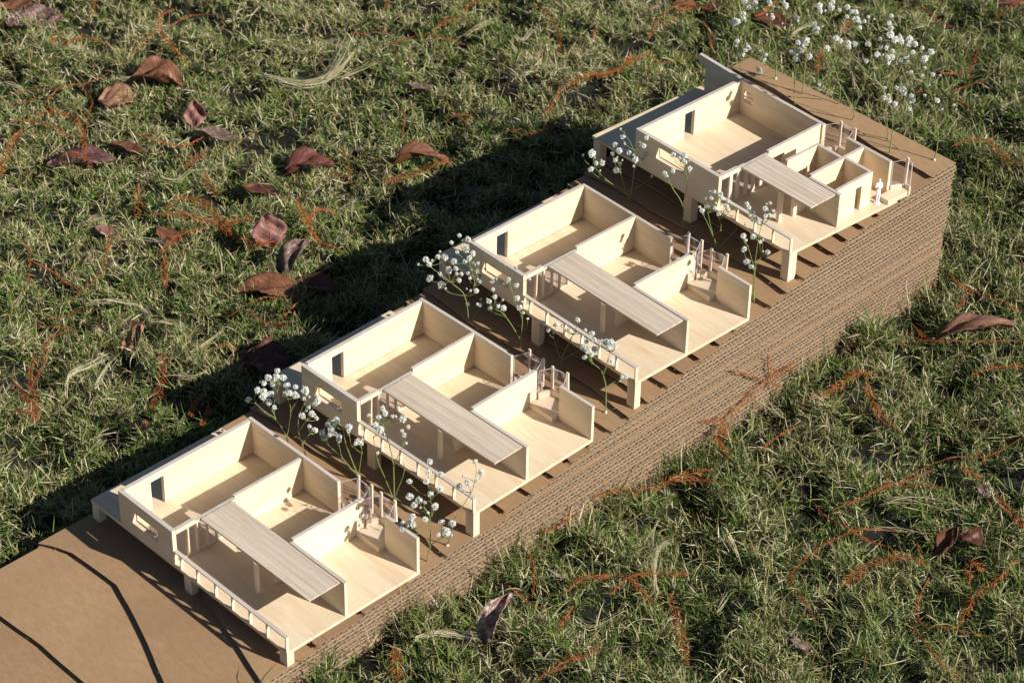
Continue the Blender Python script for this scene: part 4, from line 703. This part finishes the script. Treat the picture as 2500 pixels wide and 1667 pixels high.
def top_house():
    root = thing('house_model', LBL[3], 'model house', HP[3][:3], HP[3][3], 'bare wooden model houses stepping up the cardboard slope')
    MB().prism([(0, 0), (11.6, -.5), (11.9, -.1), (11.9, 21.3), (0, 21.6)], -.27, 0).build('floor_slab', [W_FLOOR], root)
    jit(MB().ext([(.31, 0), (5.12, 0), (5.12, 2.38), (6.22, 2.38), (6.22, 0), (11.43, 0), (11.43, H), (.31, H)], 'y', 16.4, 16.72).build('long_wall', W_X, root), .2)
    MB().ring((7.66, 16.74, -.05, H), (11.35, 14.4, 1.4, 2.5), 'x', -.03, .3).build('window_wall', W_Y, root)
    MB().ring((11.3, 14.45, 1.35, 2.55), (11.42, 14.33, 1.47, 2.43), 'x', .302, .35).build('window_frame', W_Y, root)
    MB().ring((7.52, 16.3, 0, H), (15.05, 16.05, 1.2, 2.25), 'x', 11.45, 11.75).build('back_wall', W_Y, root)
    MB().box(11.46, 11.6, 15.06, 16.04, 1.62, 1.74).build('window_bar', W_Y, root)
    MB().ext([(16.31, 0), (20.4, 0), (20.4, 2.3), (21.2, 2.55), (21.2, H + .25), (16.31, H + .05)], 'x', 11.45, 11.75).build('fin_wall', W_Y, root)
    jit(MB().ext([(5.5, 0), (5.75, 0), (5.75, 2.15), (7.35, 2.15), (7.35, 0), (11.44, 0), (11.44, H), (5.5, H)], 'y', 7.7, 7.96).build('partition_wall', W_X, root), .2)
    MB().ext([(.31, 2.62), (5.49, 2.62), (5.49, 2.8), (2.2, 2.8), (2.1, H), (.31, H)], 'y', 7.62, 7.94).build('lintel_beam', W_X, root)
    pane(root, (.33, 7.86), (5.45, 7.86), .01, 2.62)
    MB().box(.31, 5.49, 7.68, 7.82, .002, .05).build('threshold_strip', W_X, root)
    for x in (1.35, 2.2, 3.1, 3.95, 4.8):
        stick(root, 'glazing_post', x, 7.72, .052, 2.62, .3, .16, W_Z, .05)
    jit(MB().ext([(3.72, 0), (11.44, 0), (11.44, H), (5.5, H), (5.5, 2.68), (3.72, 2.68)], 'y', 3.2, 3.48).build('middle_wall', W_X, root), .2)
    MB().box(5.16, 5.42, .0, 3.19, .002, 2.96).build('carport_wall', W_Y, root)
    # small rooms
    MB().ext([(5.46, 0), (7.65, 0), (7.65, 2.2), (8.28, 2.2), (8.28, 0), (9.46, 0), (9.46, H), (5.46, H)], 'y', .5, .76).build('room_front_wall', W_X, root)
    MB().box(9.2, 9.46, .765, 3.19, .002, H).build('room_side_wall', W_Y, root)
    MB().box(5.6, 9.26, 5.82, 6.08, .002, H).build('room_back_wall', W_X, root)
    MB().box(9.0, 9.26, 3.49, 5.815, .002, H).build('room_side_wall', W_Y, root)
    MB().ext([(3.9, 0), (4.5, 0), (4.5, 2.9), (4.38, 2.9), (4.3, 2.0), (3.9, 2.0)], 'x', 6.3, 6.5).build('door_jamb', W_Z, root)
    MB().box(11.45, 11.74, .55, 5.05, .002, H).build('end_wall', W_Y, root)
    roof(root, 2.4, 5.15, .4, 7.6)
    stick(root, 'roof_post', 2.45, 3.5, .002, 2.7, .34, .3, W_Z, .02)
    railing(root, 7.64, [1.9, 3.8, 5.7])
    bay(root, [(11.76, 7.55), (12.93, 6.95), (12.93, 5.6), (11.76, 5.08)], .75)
    bay(root, [(11.76, .52), (12.9, .02), (12.86, -.62)], .7)
    MB().prism([(10.42, -.52), (12.55, -.62), (12.72, .0), (11.9, .38), (11.44, .42), (10.42, .42)], .002, .42).build('entry_step', W_X, root)
    legs(root, stilts(3, [(.02, .02, .85, .75), (.02, 10.4, .75, .8), (.02, 20.7, .75, .75), (6, 20.5, .7, .7), (6, 10.4, .7, .7)]))
    return root
top_house()
for o in list(bpy.data.objects):
    if o.parent and o.parent.name.startswith('house_model') and ('wall' in o.name or 'beam' in o.name or 'rail' in o.name) and o.type == 'MESH':
        me = o.data; me.materials.append(W_EDGE)
        zt_ = max(v.co.z for v in me.vertices)
        for p in me.polygons:
            if p.normal.z > .9 and p.center.z > zt_ - .5 * S: p.material_index = len(me.materials) - 1

# ------------------------------------------------------------------ white figurine on the top house
def figurine(x, y, k=3, h=2.3):
    x0, y0, z0, a = HP[k]
    loc = (x0 + x * cos(a) - y * sin(a), y0 + x * sin(a) + y * cos(a), z0)
    root = thing('figurine', 'tiny white standing figure with folded arms by the step of the top house', 'figurine', loc, RAD(-30))
    s = h / 2.3
    J = {'pel': (0, 0, 1.16, .17, .13), 'wai': (0, -.02, 1.38, .14, .11), 'che': (0, -.02, 1.62, .2, .135), 'sho': (0, 0, 1.84, .17, .1), 'nek': (0, 0, 1.96, .065, .065),
         'hd1': (0, -.01, 2.08, .105, .11), 'hd2': (0, -.01, 2.19, .11, .12), 'hd3': (0, 0, 2.27, .07, .08),
         'hl': (.09, 0, 1.08, .12, .12), 'kl': (.09, -.03, .62, .085, .09), 'al': (.08, 0, .14, .05, .06), 'tl': (.09, -.13, .09, .045, .04),
         'hr': (-.09, 0, 1.08, .12, .12), 'kr': (-.07, .02, .62, .085, .09), 'ar': (-.03, .05, .14, .05, .06), 'tr': (-.03, -.08, .09, .045, .04),
         'sl': (.21, 0, 1.8, .085, .085), 'el': (.27, -.03, 1.5, .06, .065), 'wl': (.05, -.2, 1.52, .045, .05), 'fl': (-.06, -.2, 1.56, .04, .04),
         'sr': (-.21, 0, 1.8, .085, .085), 'er': (-.27, -.04, 1.5, .06, .065), 'wr': (-.05, -.21, 1.6, .045, .05), 'fr': (.07, -.2, 1.63, .04, .04),
         'ns': (0, -.135, 2.15, .022, .022)}
    E = [('pel','wai'),('wai','che'),('che','sho'),('sho','nek'),('nek','hd1'),('hd1','hd2'),('hd2','hd3'),('pel','hl'),('hl','kl'),('kl','al'),('al','tl'),
         ('pel','hr'),('hr','kr'),('kr','ar'),('ar','tr'),('sho','sl'),('sl','el'),('el','wl'),('wl','fl'),('sho','sr'),('sr','er'),('er','wr'),('wr','fr'),('hd2','ns')]
    names = list(J); me = bpy.data.meshes.new('body')
    me.from_pydata([(J[n][0] * S * s, J[n][1] * S * s, J[n][2] * S * s) for n in names], [(names.index(a_), names.index(b_)) for a_, b_ in E], [])
    me.materials.append(FIG)
    b = obj('body', me, root)
    b.modifiers.new('skin', 'SKIN')
    sv = me.skin_vertices[0].data
    for i, n in enumerate(names): sv[i].radius = (J[n][3] * S * s, J[n][4] * S * s)
    sv[0].use_root = True
    sub = b.modifiers.new('sub', 'SUBSURF'); sub.levels = 2; sub.render_levels = 2
    m = MB(); m.tube([(0, 0, .002), (0, 0, .05), (0, 0, .08)], .27, .24, 20); m.build('base_disc', FIG, root)
figurine(10.03, .22)

# ------------------------------------------------------------------ blossoms and sprigs
def blossom_mesh(seed, name='blossom'):
    r = random.Random(seed); m = MB()
    n0 = 46
    for i in range(n0):
        t = (i + .5) / n0; ph = math.acos(1 - 1.75 * t); th = i * 2.39996 + r.uniform(-.2, .2)
        d = Vector((sin(ph) * cos(th), sin(ph) * sin(th), cos(ph)))
        a = d.cross(Vector((0.1, .2, 1))).normalized(); b = d.cross(a)
        tw = r.uniform(0, pi); a, b = a * cos(tw) + b * sin(tw), b * cos(tw) - a * sin(tw)
        R = r.uniform(.72, 1.05); w = r.uniform(.2, .32); tl = r.uniform(-.35, .35)
        c = d * R
        k = len(m.v)
        m.v += [tuple(c * .45), tuple(c + a * w + d * tl * w), tuple(c + b * w * .7 + d * .14), tuple(c - a * w - d * tl * w), tuple(c - b * w * .7 - d * .05)]
        m.f += [(k, k + 1, k + 2), (k, k + 2, k + 3), (k + 1, k + 4, k + 3, k + 2)]; m.mi += [0, 0, 0]
    m.tube([(0, 0, -1.0), (0, 0, -.72), (0, 0, -.45), (0, 0, -.1)], .14, .5, 6, 1)
    me = bpy.data.meshes.new(name)
    me.from_pydata(m.v, [], m.f); me.materials.append(PETAL); me.materials.append(PETALC)
    me.polygons.foreach_set('material_index', m.mi); me.update()
    return me
BL = [blossom_mesh(i) for i in range(5)]
SPRIG_LABELS = {
 'S1': 'tall flower sprig at the back left corner behind the lowest house',
 'S1b': 'flower sprig right of the back left one, behind the lowest house',
 'S2': 'two stemmed flower sprig directly behind the glazed bay of the lowest house',
 'S3': 'flower sprig in front of the veranda posts of the second house',
 'S4': 'wide drooping flower sprig right of the end wall of the lowest house',
 'S5': 'thin leaning flower sprig at the near corner stilt of the second house',
 'S6': 'largest bushy flower sprig, at the back between the second and third houses',
 'S7': 'flower sprig in front of the window corner of the third house',
 'S8': 'low small flower sprig in front of the middle stilt of the third house',
 'S9': 'flower sprig standing in a glue drop at the near railing end of the third house',
 'S10': 'flower sprig at the back in front of the window wall of the top house',
 'S11': 'slim flower sprig in front of the middle stilt of the top house',
 'S12': 'dense flower sprig across the veranda railing of the top house',
 'S13': 'flower sprig with several bundled stems at the front edge below the top house',
 'T1': 'leftmost flower sprig on the top cardboard sheet, beside the fin wall',
 'T2': 'second flower sprig from the left on the top sheet, with a hanging side shoot',
 'T3': 'short flower sprig right behind the long back wall of the top house',
 'T4': 'flower sprig with a high side shoot on the back edge of the top sheet',
 'T5': 'wide flower sprig on the far edge of the top sheet, left of the forked one',
 'T6': 'sprig forked low into a V on the top sheet, reaching over the lawn',
 'T7': 'thin short sprig hidden behind the tallest one on the top sheet',
 'T8': 'tallest and fullest flower sprig, behind the glazed bay of the top house',
 'T9': 'rightmost flower sprig, glued near the far right corner of the cardboard'}
for name, P0, skel, B in SPRIGS:
    root = thing('flower_sprig', SPRIG_LABELS[name], 'flower sprig', P0, 0, "baby's breath sprigs standing as trees on the model")
    m = MB()
    for i, line in enumerate(skel):
        L = smooth_line(line, 5)
        L = [p + Vector((random.uniform(-.02, .02), random.uniform(-.02, .02), 0)) if 0 < q < len(L) - 1 else p for q, p in enumerate(L)]
        r0 = .052 if i == 0 else .036
        m.tube(L, r0, .02, 6)
        for p in line[1:]:
            p = Vector(p)      # node swelling with two tiny bracts
            m.tube([p - Vector((0, 0, .06)), p, p + Vector((0, 0, .06))], .06, .045, 6)
            for s_ in (-1, 1):
                d = Vector((random.uniform(.5, 1) * s_, random.uniform(-.6, .6), random.uniform(.1, .7))) * .16
                m.tube([p, p + d], .02, .004, 3)
    thin = MB()
    for b in B:
        x, y, z, r, sx, sy, sz = b
        s0, e = Vector((sx, sy, sz)), Vector((x, y, z - r * .8))
        mid = s0.lerp(e, .55) + Vector((random.uniform(-.12, .12), random.uniform(-.12, .12), -.08 * (e - s0).length))
        thin.tube(smooth_line([s0, mid, e], 3), .026, .013, 4)
        if random.random() < .35 and r > .15:
            q = mid + Vector((random.uniform(-.4, .4), random.uniform(-.4, .4), random.uniform(.2, .6)))
            thin.tube([mid, mid.lerp(q, .5) + Vector((0, 0, -.03)), q], .014, .01, 3)
            bo = obj('bud', random.choice(BL), root, tuple(q)); rr = random.uniform(.06, .1) * S; bo.scale = (rr, rr, rr * 1.2)
    m.build('stem', STEM, root, True)
    st_ = thin.build('stalk', STEM, root, True); st_['kind'] = 'stuff'
    if name in ('S5', 'S9', 'T9', 'T2'):
        g = MB(); g.tube([(0, 0, -.02), (0, 0, .06), (0, 0, .2)], .16, .07, 10); g.build('glue_drop', GLUE, root, True)
    for b in B:
        x, y, z, r, sx, sy, sz = b
        bo = obj('blossom', random.choice(BL), root, (x, y, z))
        d = (Vector((x, y, z)) - Vector((sx, sy, sz))); d = (d.normalized() + Vector((0, 0, .8))).normalized()
        q = d.to_track_quat('Z', 'Y'); bo.rotation_mode = 'QUATERNION'
        bo.rotation_quaternion = q @ Vector((0, 0, 1)).rotation_difference(Vector((0, 0, 1)))
        r *= 1.1; bo.scale = (r * S * random.uniform(.88, 1.12), r * S * random.uniform(.88, 1.12), r * S * random.uniform(.8, 1.1))
x0, y0, z0, a_ = HP[3]
fb = thing('fallen_blossom', 'single dropped white blossom on the floor under the roof of the top house', 'blossom',
           (x0 + 5.24 , y0 + 2.05, z0 + .16), 0, None, BL[2])
fb.rotation_euler = (1.2, .4, .3); fb.scale = (.17 * S,) * 3

# ------------------------------------------------------------------ fallen conifer twigs
def colattr(me, cols):
    a = me.color_attributes.new('col', 'FLOAT_COLOR', 'POINT')
    a.data.foreach_set('color', np.asarray(cols, dtype=np.float32).ravel())
for ti, (label, segs) in enumerate(TWIGS):
    o2 = segs[0][0]
    bz = float(ground(o2[0], o2[1])) + 1.0
    root = thing('conifer_twig', label, 'twig', (o2[0], o2[1], bz), 0, 'dry conifer twigs scattered on the lawn')
    rt = random.Random(ti * 7 + 3)
    feath = rt.uniform(.35, 1.0)
    if 'comb' in label or 'feather' in label or 'bushy' in label or 'many armed' in label or 'dense' in label or 'big branching' in label: feath = 1.0
    if 'thin' in label or 'slender' in label: feath = min(feath, .45)
    red = 'red' in label or 'rust' in label or 'dull' in label or 'faint' in label
    kk = rt.uniform(.7, 1.05); bc = (.36, .08, .025) if red else (.46 * kk, .135 * kk, .035 * kk)
    lift_t = 2.3 if 'leaning' in label else (2.0 if segs[0][0][1] < 20 else 2.25)
    for si, seg in enumerate(segs):
        pts = []
        for i, P_ in enumerate(seg):
            x, y = P_[:2]
            z = P_[2] if len(P_) == 3 else float(g0(x, y)) + lift_t + .4 * sin(i * 1.3 + ti) * (0 < i < len(seg) - 1) + rt.uniform(-.15, .25)
            # keep clear of the cardboard side
            pts.append(Vector((x - o2[0], y - o2[1], z - bz)))
        L = smooth_line(pts, 7)
        m = MB(); m.tube(L, .036, .016, 4)
        nt = len(m.v); cols = [(bc[0] * .8, bc[1] * .8, bc[2] * .8, 1)] * nt
        stem_o = m.build('twig_stem', NEEDLE, root); colattr(stem_o.data, cols)
        v, f, c = [], [], []
        acc = 0; step = .2; last = L[0]; tot = sum((L[i + 1] - L[i]).length for i in range(len(L) - 1)); run = 0
        up = Vector((rt.uniform(-.3, .3), rt.uniform(-.3, .3), 1)).normalized()
        for i in range(len(L) - 1):
            d = L[i + 1] - L[i]; ln = d.length
            if ln < 1e-6: continue
            dn = d.normalized(); side = dn.cross(up).normalized()
            k = int(ln / step) + 1
            for q in range(k):
                run_t = (run + ln * q / k) / max(tot, .1)
                env = min(1, run_t * 4 + .25) * min(1, (1 - run_t) * 4 + .2)
                for sg in (-1, 1):
                    if rt.random() < .18: continue
                    p = L[i] + d * (q / k)
                    le = rt.uniform(.5, .85) * env * feath
                    dr = (dn * rt.uniform(.55, .95) + side * sg * rt.uniform(.5, .9) * feath + up * rt.uniform(-.35, .35)).normalized()
                    w = dr.cross(up).normalized() * rt.uniform(.026, .042)
                    b = len(v)
                    e = p + dr * le + Vector((0, 0, rt.uniform(-.1, .04)))
                    v += [tuple(p), tuple(p + dr * le * .45 + w), tuple(e), tuple(p + dr * le * .45 - w)]
                    f.append((b, b + 1, b + 2, b + 3))
                    s_ = rt.uniform(.65, 1.25); gcol = (bc[0] * s_, bc[1] * s_ * rt.uniform(.85, 1.25), bc[2] * s_, 1)
                    c += [gcol] * 4
            run += ln
        nm = mesh('needles', v, f, NEEDLE); colattr(nm, c)
        no = obj('needles', nm, stem_o)

# ------------------------------------------------------------------ fallen leaves
LC = {'mauve': ((.14,.06,.05), (.36,.26,.26)), 'brown': ((.15,.058,.03), (.25,.11,.055)), 'tan': ((.30,.15,.08), (.37,.20,.115)),
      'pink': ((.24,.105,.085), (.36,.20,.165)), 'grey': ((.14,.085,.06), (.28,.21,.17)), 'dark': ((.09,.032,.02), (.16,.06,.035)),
      'purple': ((.09,.035,.03), (.17,.09,.085)), 'red': ((.12,.035,.025), (.20,.075,.05)), 'veined': ((.19,.085,.05), (.27,.14,.09)), 'bark': ((.26,.12,.08), (.62,.56,.54))}
def leaf_mat(kind):
    a, b = LC[kind]
    n = NT('dry_leaf_' + kind)
    uv = n.new('ShaderNodeUVMap'); uv.uv_map = 'UVMap'
    tc = n.new('ShaderNodeTexCoord')
    frost = kind in ('mauve', 'bark', 'grey', 'purple')
    ns = n.noise(tc.outputs['Object'], 260 if frost else 120, 4, .7)
    sx = n.new('ShaderNodeSeparateXYZ'); n.link(uv.outputs[0], sx.inputs[0])
    ab = n.new('ShaderNodeMath', operation='ABSOLUTE')
    sb = n.new('ShaderNodeMath', operation='SUBTRACT'); sb.inputs[1].default_value = .5; n.link(sx.outputs[1], sb.inputs[0]); n.link(sb.outputs[0], ab.inputs[0])
    # side veins: stripes along length skewed by distance from the midrib
    ma = n.new('ShaderNodeMath', operation='MULTIPLY_ADD'); ma.inputs[1].default_value = -.75; n.link(ab.outputs[0], ma.inputs[0]); n.link(sx.outputs[0], ma.inputs[2])
    ml = n.new('ShaderNodeMath', operation='MULTIPLY'); ml.inputs[1].default_value = 9.0; n.link(ma.outputs[0], ml.inputs[0])
    fr_ = n.new('ShaderNodeMath', operation='PINGPONG'); fr_.inputs[1].default_value = .5; n.link(ml.outputs[0], fr_.inputs[0])
    vein = n.ramp(fr_.outputs[0], [(.0, (1,1,1)), (.09, (0,0,0))])
    mid = n.ramp(ab.outputs[0], [(.0, (1,1,1)), (.03, (0,0,0))])
    vv_ = n.mix(1, vein, mid, 'LIGHTEN')
    c = n.ramp(ns, [(.38 if not frost else .45, a), (.62, b)])
    c = n.mix(vv_, c, tuple(min(1, x * 1.5) for x in a))
    n.link(c, n.b.inputs['Base Color']); n.b.inputs['Roughness'].default_value = .5
    n.b.inputs['Specular IOR Level'].default_value = .4
    n.bump(vv_, .6, .0012)
    t = n.new('ShaderNodeBsdfTranslucent'); n.link(c, t.inputs[0])
    mx = n.new('ShaderNodeMixShader'); mx.inputs[0].default_value = .18
    n.link(n.b.outputs[0], mx.inputs[1]); n.link(t.outputs[0], mx.inputs[2]); n.link(mx.outputs[0], n.out.inputs[0])
    return n.m
LM = {k: leaf_mat(k) for k in LC}
def leaf(i, label, kind, d, lift):
    r = random.Random(i * 13 + 1)
    A, Bp, w = Vector(d[:3]), Vector(d[3:6]), d[6]
    dz_ = .25 if kind in ('mauve', 'veined', 'bark') else -.25; A.z += dz_; Bp.z += dz_
    L = (A - Bp).length; ax = (A - Bp).normalized()
    wd = ax.cross(Vector((0, 0, 1)))
    wd.normalize(); up = wd.cross(ax).normalized()
    if up.z < 0: up = -up
    flat = lift < .6
    half = w * (.66 if flat else .54)
    curl = .25 + .9 * lift if kind not in ('tan', 'veined') else .35
    if 'pointed' in label or 'standing' in label: curl = .4
    NU, NV = 25, 13
    v, f, uv = [], [], []
    bend = (.12 + .25 * lift) * L * r.choice((-.4, 1))
    tw = r.uniform(-.4, .4) * lift
    for a in range(NU):
        t = a / (NU - 1)
        prof = (sin(pi * t ** .8) ** .75) if 0 < t < 1 else 0
        if kind in ('veined', 'mauve'): prof = sin(pi * t) ** .6 if 0 < t < 1 else 0
        prof = max(prof, .03)
        ser = 1 + .07 * (a % 2) + r.uniform(-.09, .05)
        for b in range(NV):
            s_ = b / (NV - 1) * 2 - 1
            th = s_ * curl * (1 + .3 * t)
            y = half * prof * (sin(th) / curl if curl > .01 else s_) * (ser if abs(s_) > .9 else 1)
            z = half * prof * (1 - cos(th)) / curl
            z += .16 * half * sin(t * 9 + s_ * 4 + i) * (lift + .2) + .1 * half * sin(s_ * 7 + t * 6 + i * 2) * sin(t * 13 + i)
            z += .045 * half * abs(((t - .37 * abs(s_)) * 9) % 1 - .5)      # puckering between the side veins
            zz = z + bend * sin(pi * t) * .5
            ang = tw * t
            p = Bp - Bp + ax * (t * L) + wd * (y * cos(ang) - z * sin(ang)) + up * (zz * cos(ang) + y * sin(ang))
            v.append(tuple(p)); uv.append((t, b / (NV - 1)))
    for a in range(NU - 1):
        for b in range(NV - 1):
            k = a * NV + b; f.append((k, k + 1, k + NV + 1, k + NV))
    root = thing('fallen_leaf', label, 'leaf', tuple(Bp), 0, 'dry leaves lying on the lawn')
    me = mesh('leaf_blade', v, f, LM[kind], True)
    ul = me.uv_layers.new(name='UVMap')
    for lp in me.loops: ul.data[lp.index].uv = uv[lp.vertex_index]
    o = obj('leaf_blade', me, root)
    so = o.modifiers.new('thick', 'SOLIDIFY'); so.thickness = .0004
    m = MB(); e = -ax * r.uniform(.8, 2.2) + Vector((r.uniform(-.4, .4), r.uniform(-.4, .4), r.uniform(-.3, .3)))
    m.tube(smooth_line([ax * L * .9 - up * .03 * 0, ax * L * .5 + up * bend * .45 - up * .03, Vector((0, 0, 0)), e], 5), .02, .05, 5)
    m.build('leaf_stalk', LM['dark'], root, True)
for i, (label, kind, d, lift) in enumerate(LEAVES): leaf(i, label, kind, d, lift)

# ------------------------------------------------------------------ grass
def frustum_mask(x, y, z, mx, my):
    P = np.stack([x, y, z], 1) - np.array(CAMPOS)
    R = np.array(ROT); q = P @ R.T
    px = 6607.58 * q[:, 0] / q[:, 2] + 1250 + 33.836; py = 6607.58 * q[:, 1] / q[:, 2] + 833.5 + 61.47
    return (px > -mx) & (px < 2500 + mx) & (py > -my) & (py < 1667 + my)
NTUFT = 54000; NBL = 9
tx = rng.uniform(-45, 140, NTUFT * 4); ty = rng.uniform(-60, 125, NTUFT * 4)
tzg = ground(tx, ty)
ok = frustum_mask(tx, ty, tzg + 1, 240, 200)
ok &= ~((tx > -27) & (tx < UR + .25) & (ty > -.25) & (ty < VB + .25))
# mounds and hollows: sums of randomly turned waves
def waves(x, y, lo, hi, n, seed):
    q = np.random.default_rng(seed); s = np.zeros(len(x))
    for _ in range(n):
        wl = q.uniform(lo, hi); a = q.uniform(0, 2 * np.pi)
        s += np.cos((x * np.cos(a) + y * np.sin(a)) * 2 * np.pi / wl + q.uniform(0, 6.28))
    return s / math.sqrt(n / 2)
den = .5 * waves(tx, ty, 2.4, 5, 22, 1) + .75 * waves(tx, ty, 5, 11, 18, 2)       # about -2 .. 2
ok &= rng.random(len(tx)) < np.clip(.72 + .46 * den + .1 * (ty > 25), .34, 1)
idx = np.nonzero(ok)[0][:NTUFT]
tx, ty, tzg, den = tx[idx], ty[idx], tzg[idx], den[idx]
nt = len(idx)
# patches: dry or green
pat = .55 * waves(tx, ty, 8, 26, 20, 3) + .3 * waves(tx, ty, 3, 6, 16, 4)
near = np.clip((30 - ty + tx * .3) / 60, 0, 1)
dryp = np.clip(.44 + .1 * np.clip((ty - 30) / 50, -.5, 1) + .17 * pat + rng.normal(0, .14, nt), .06, .92)
tuftz = np.clip(rng.random(nt) ** 1.3 * .7 + .55 * (den + .8), 0, 2.1)
N = nt * NBL
ti = np.repeat(np.arange(nt), NBL)
az = rng.uniform(0, 2 * np.pi, N)
elev = np.clip(rng.normal(.72, .42, N), -.1, 1.5)
ln = rng.gamma(4, .24, N).clip(.35, 2.6) * (1 - .22 * np.clip((ty[ti] - 20) / 30, 0, 1)) * (.8 + .35 * rng.random(nt))[ti]
wd = rng.uniform(.045, .1, N)
dry = rng.random(N) < dryp[ti]
wd[dry] *= .85
bx = tx[ti] + rng.normal(0, .14, N); by = ty[ti] + rng.normal(0, .14, N); bz = tzg[ti] + tuftz[ti] * .9
fr_ = (by > -2.0) & (by < 0) & (rng.random(N) < .22); ln[fr_] *= 1.9; elev[fr_] = rng.uniform(.9, 1.5, fr_.sum())
droop = rng.uniform(-.2, 1.2, N)
side = rng.uniform(-.5, .5, N)
ts = np.array([0, .35, .7, 1.0])
pts = []
for t in ts:
    e = elev - droop * t
    h = np.cos(elev - droop * t * .5) * ln * t; z = np.sin(elev - droop * t * .5) * ln * t
    a2 = az + side * t
    pts.append(np.stack([bx + np.cos(a2) * h, by + np.sin(a2) * h, np.maximum(bz + z, tzg[ti] + .02)], 1))
tilt = rng.uniform(-.9, .9, N)
wv = np.stack([-np.sin(az) * np.cos(tilt), np.cos(az) * np.cos(tilt), np.sin(tilt)], 1) * wd[:, None] / 2
V = np.empty((N, 7, 3))
V[:, 0] = pts[0] - wv * .8; V[:, 1] = pts[0] + wv * .8
V[:, 2] = pts[1] - wv; V[:, 3] = pts[1] + wv
V[:, 4] = pts[2] - wv * .75; V[:, 5] = pts[2] + wv * .75
V[:, 6] = pts[3]
# keep blades out of the cardboard body
Xf = V[..., 0]; Yf = V[..., 1]
ins = (Xf > -26) & (Xf < UR) & (Yf > -.2) & (Yf < VB + .1)
front = by < 5
Yf[:] = np.where(ins & front[:, None], -.2, Yf); Yf[:] = np.where(ins & ~front[:, None] & (by > 15)[:, None], VB + .12, Yf)
sel = ins.any(1) & (bx > UR)
Xf[:] = np.where(sel[:, None] & (Xf < UR + .1), UR + .15, Xf)
green = np.array([[.04, .085, .012], [.075, .14, .02], [.13, .20, .035], [.22, .27, .07]])
drys = np.array([[.42, .36, .18], [.56, .50, .30], [.28, .25, .10], [.68, .62, .43], [.20, .13, .055]])
gc = green[rng.integers(0, 4, N)] * rng.uniform(.8, 1.2, (N, 1)); dc = drys[rng.choice(5, N, p=[.3, .25, .2, .13, .12])] * rng.uniform(.8, 1.15, (N, 1))
bc = np.where(dry[:, None], dc, gc)
tipdry = rng.random(N) < .3
C4 = np.ones((N, 7, 4), dtype=np.float32); far_ = np.clip((by - 20) / 30, 0, 1); C4[..., :3] = bc[:, None, :] * (.95 + .15 * far_)[:, None, None]  # far lawn facing the sun: its extra brightness painted into the blade colour
C4[tipdry, 6, :3] = drys[0]; C4[tipdry, 4, :3] = (bc[tipdry] + drys[0]) / 2; C4[tipdry, 5, :3] = (bc[tipdry] + drys[0]) / 2
me = bpy.data.meshes.new('grass')
me.vertices.add(N * 7); me.vertices.foreach_set('co', (V * S).astype(np.float32).ravel())
k = np.arange(N)[:, None] * 7
quads = np.concatenate([k + np.array([0, 1, 3, 2]), k + np.array([2, 3, 5, 4])], 1)
tri = k + np.array([4, 5, 6])
loops = np.concatenate([quads, tri], 1).astype(np.int32)
me.loops.add(loops.size); me.loops.foreach_set('vertex_index', loops.ravel())
me.polygons.add(N * 3)
st = (np.arange(N)[:, None] * 11 + np.array([0, 4, 8])).astype(np.int32)
me.polygons.foreach_set('loop_start', st.ravel())
me.polygons.foreach_set('use_smooth', np.ones(N * 3, dtype=bool))
me.materials.append(GRASS); me.update(calc_edges=True); me.validate()
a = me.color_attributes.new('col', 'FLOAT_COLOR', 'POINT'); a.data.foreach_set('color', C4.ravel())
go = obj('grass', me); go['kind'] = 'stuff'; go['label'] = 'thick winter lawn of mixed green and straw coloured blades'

# long dry straw wisps lying on the lawn
v, f, c = [], [], []
rs = random.Random(5)
for n_, line in STRAW:
    P = [Vector((x, y, float(g0(x, y)) + 1.95)) for x, y in line]
    for q in range(int(n_ * 1.6)):
        t0 = rs.uniform(0, .35); L = smooth_line(P, 6); L = L[int(t0 * len(L)):]
        if len(L) < 3: continue
        fan = Vector((rs.uniform(-1, 1), rs.uniform(-1, 1), rs.uniform(-.3, .35)))
        spread = rs.uniform(.05, .9) * (1.3 if n_ > 12 else .8)
        w = rs.uniform(.018, .038); col = drys[rs.choice((1, 3, 1, 0))] * rs.uniform(.85, 1.1)
        b = len(v)
        for i, p in enumerate(L):
            t = i / (len(L) - 1); pp = p + fan * spread * t * (1.6 if n_ > 20 else 1) + Vector((.12 * sin(t * 5 + q * 2), .12 * cos(t * 4 + q), .2 * sin(t * 3 + q)))
            d = (L[min(i + 1, len(L) - 1)] - L[max(i - 1, 0)]).normalized(); sd = d.cross(Vector((fan.x * .4, fan.y * .4, 1))).normalized() * w * (1 - .8 * t)
            v += [tuple(pp - sd), tuple(pp + sd)]; c += [(*col, 1)] * 2
        for i in range(len(L) - 1): f.append((b + 2 * i, b + 2 * i + 1, b + 2 * i + 3, b + 2 * i + 2))
sm = mesh('dry_grass', v, f, GRASS, True); colattr(sm, c)
so = obj('dry_grass', sm); so['kind'] = 'stuff'; so['label'] = 'long pale straw wisps lying over the lawn'
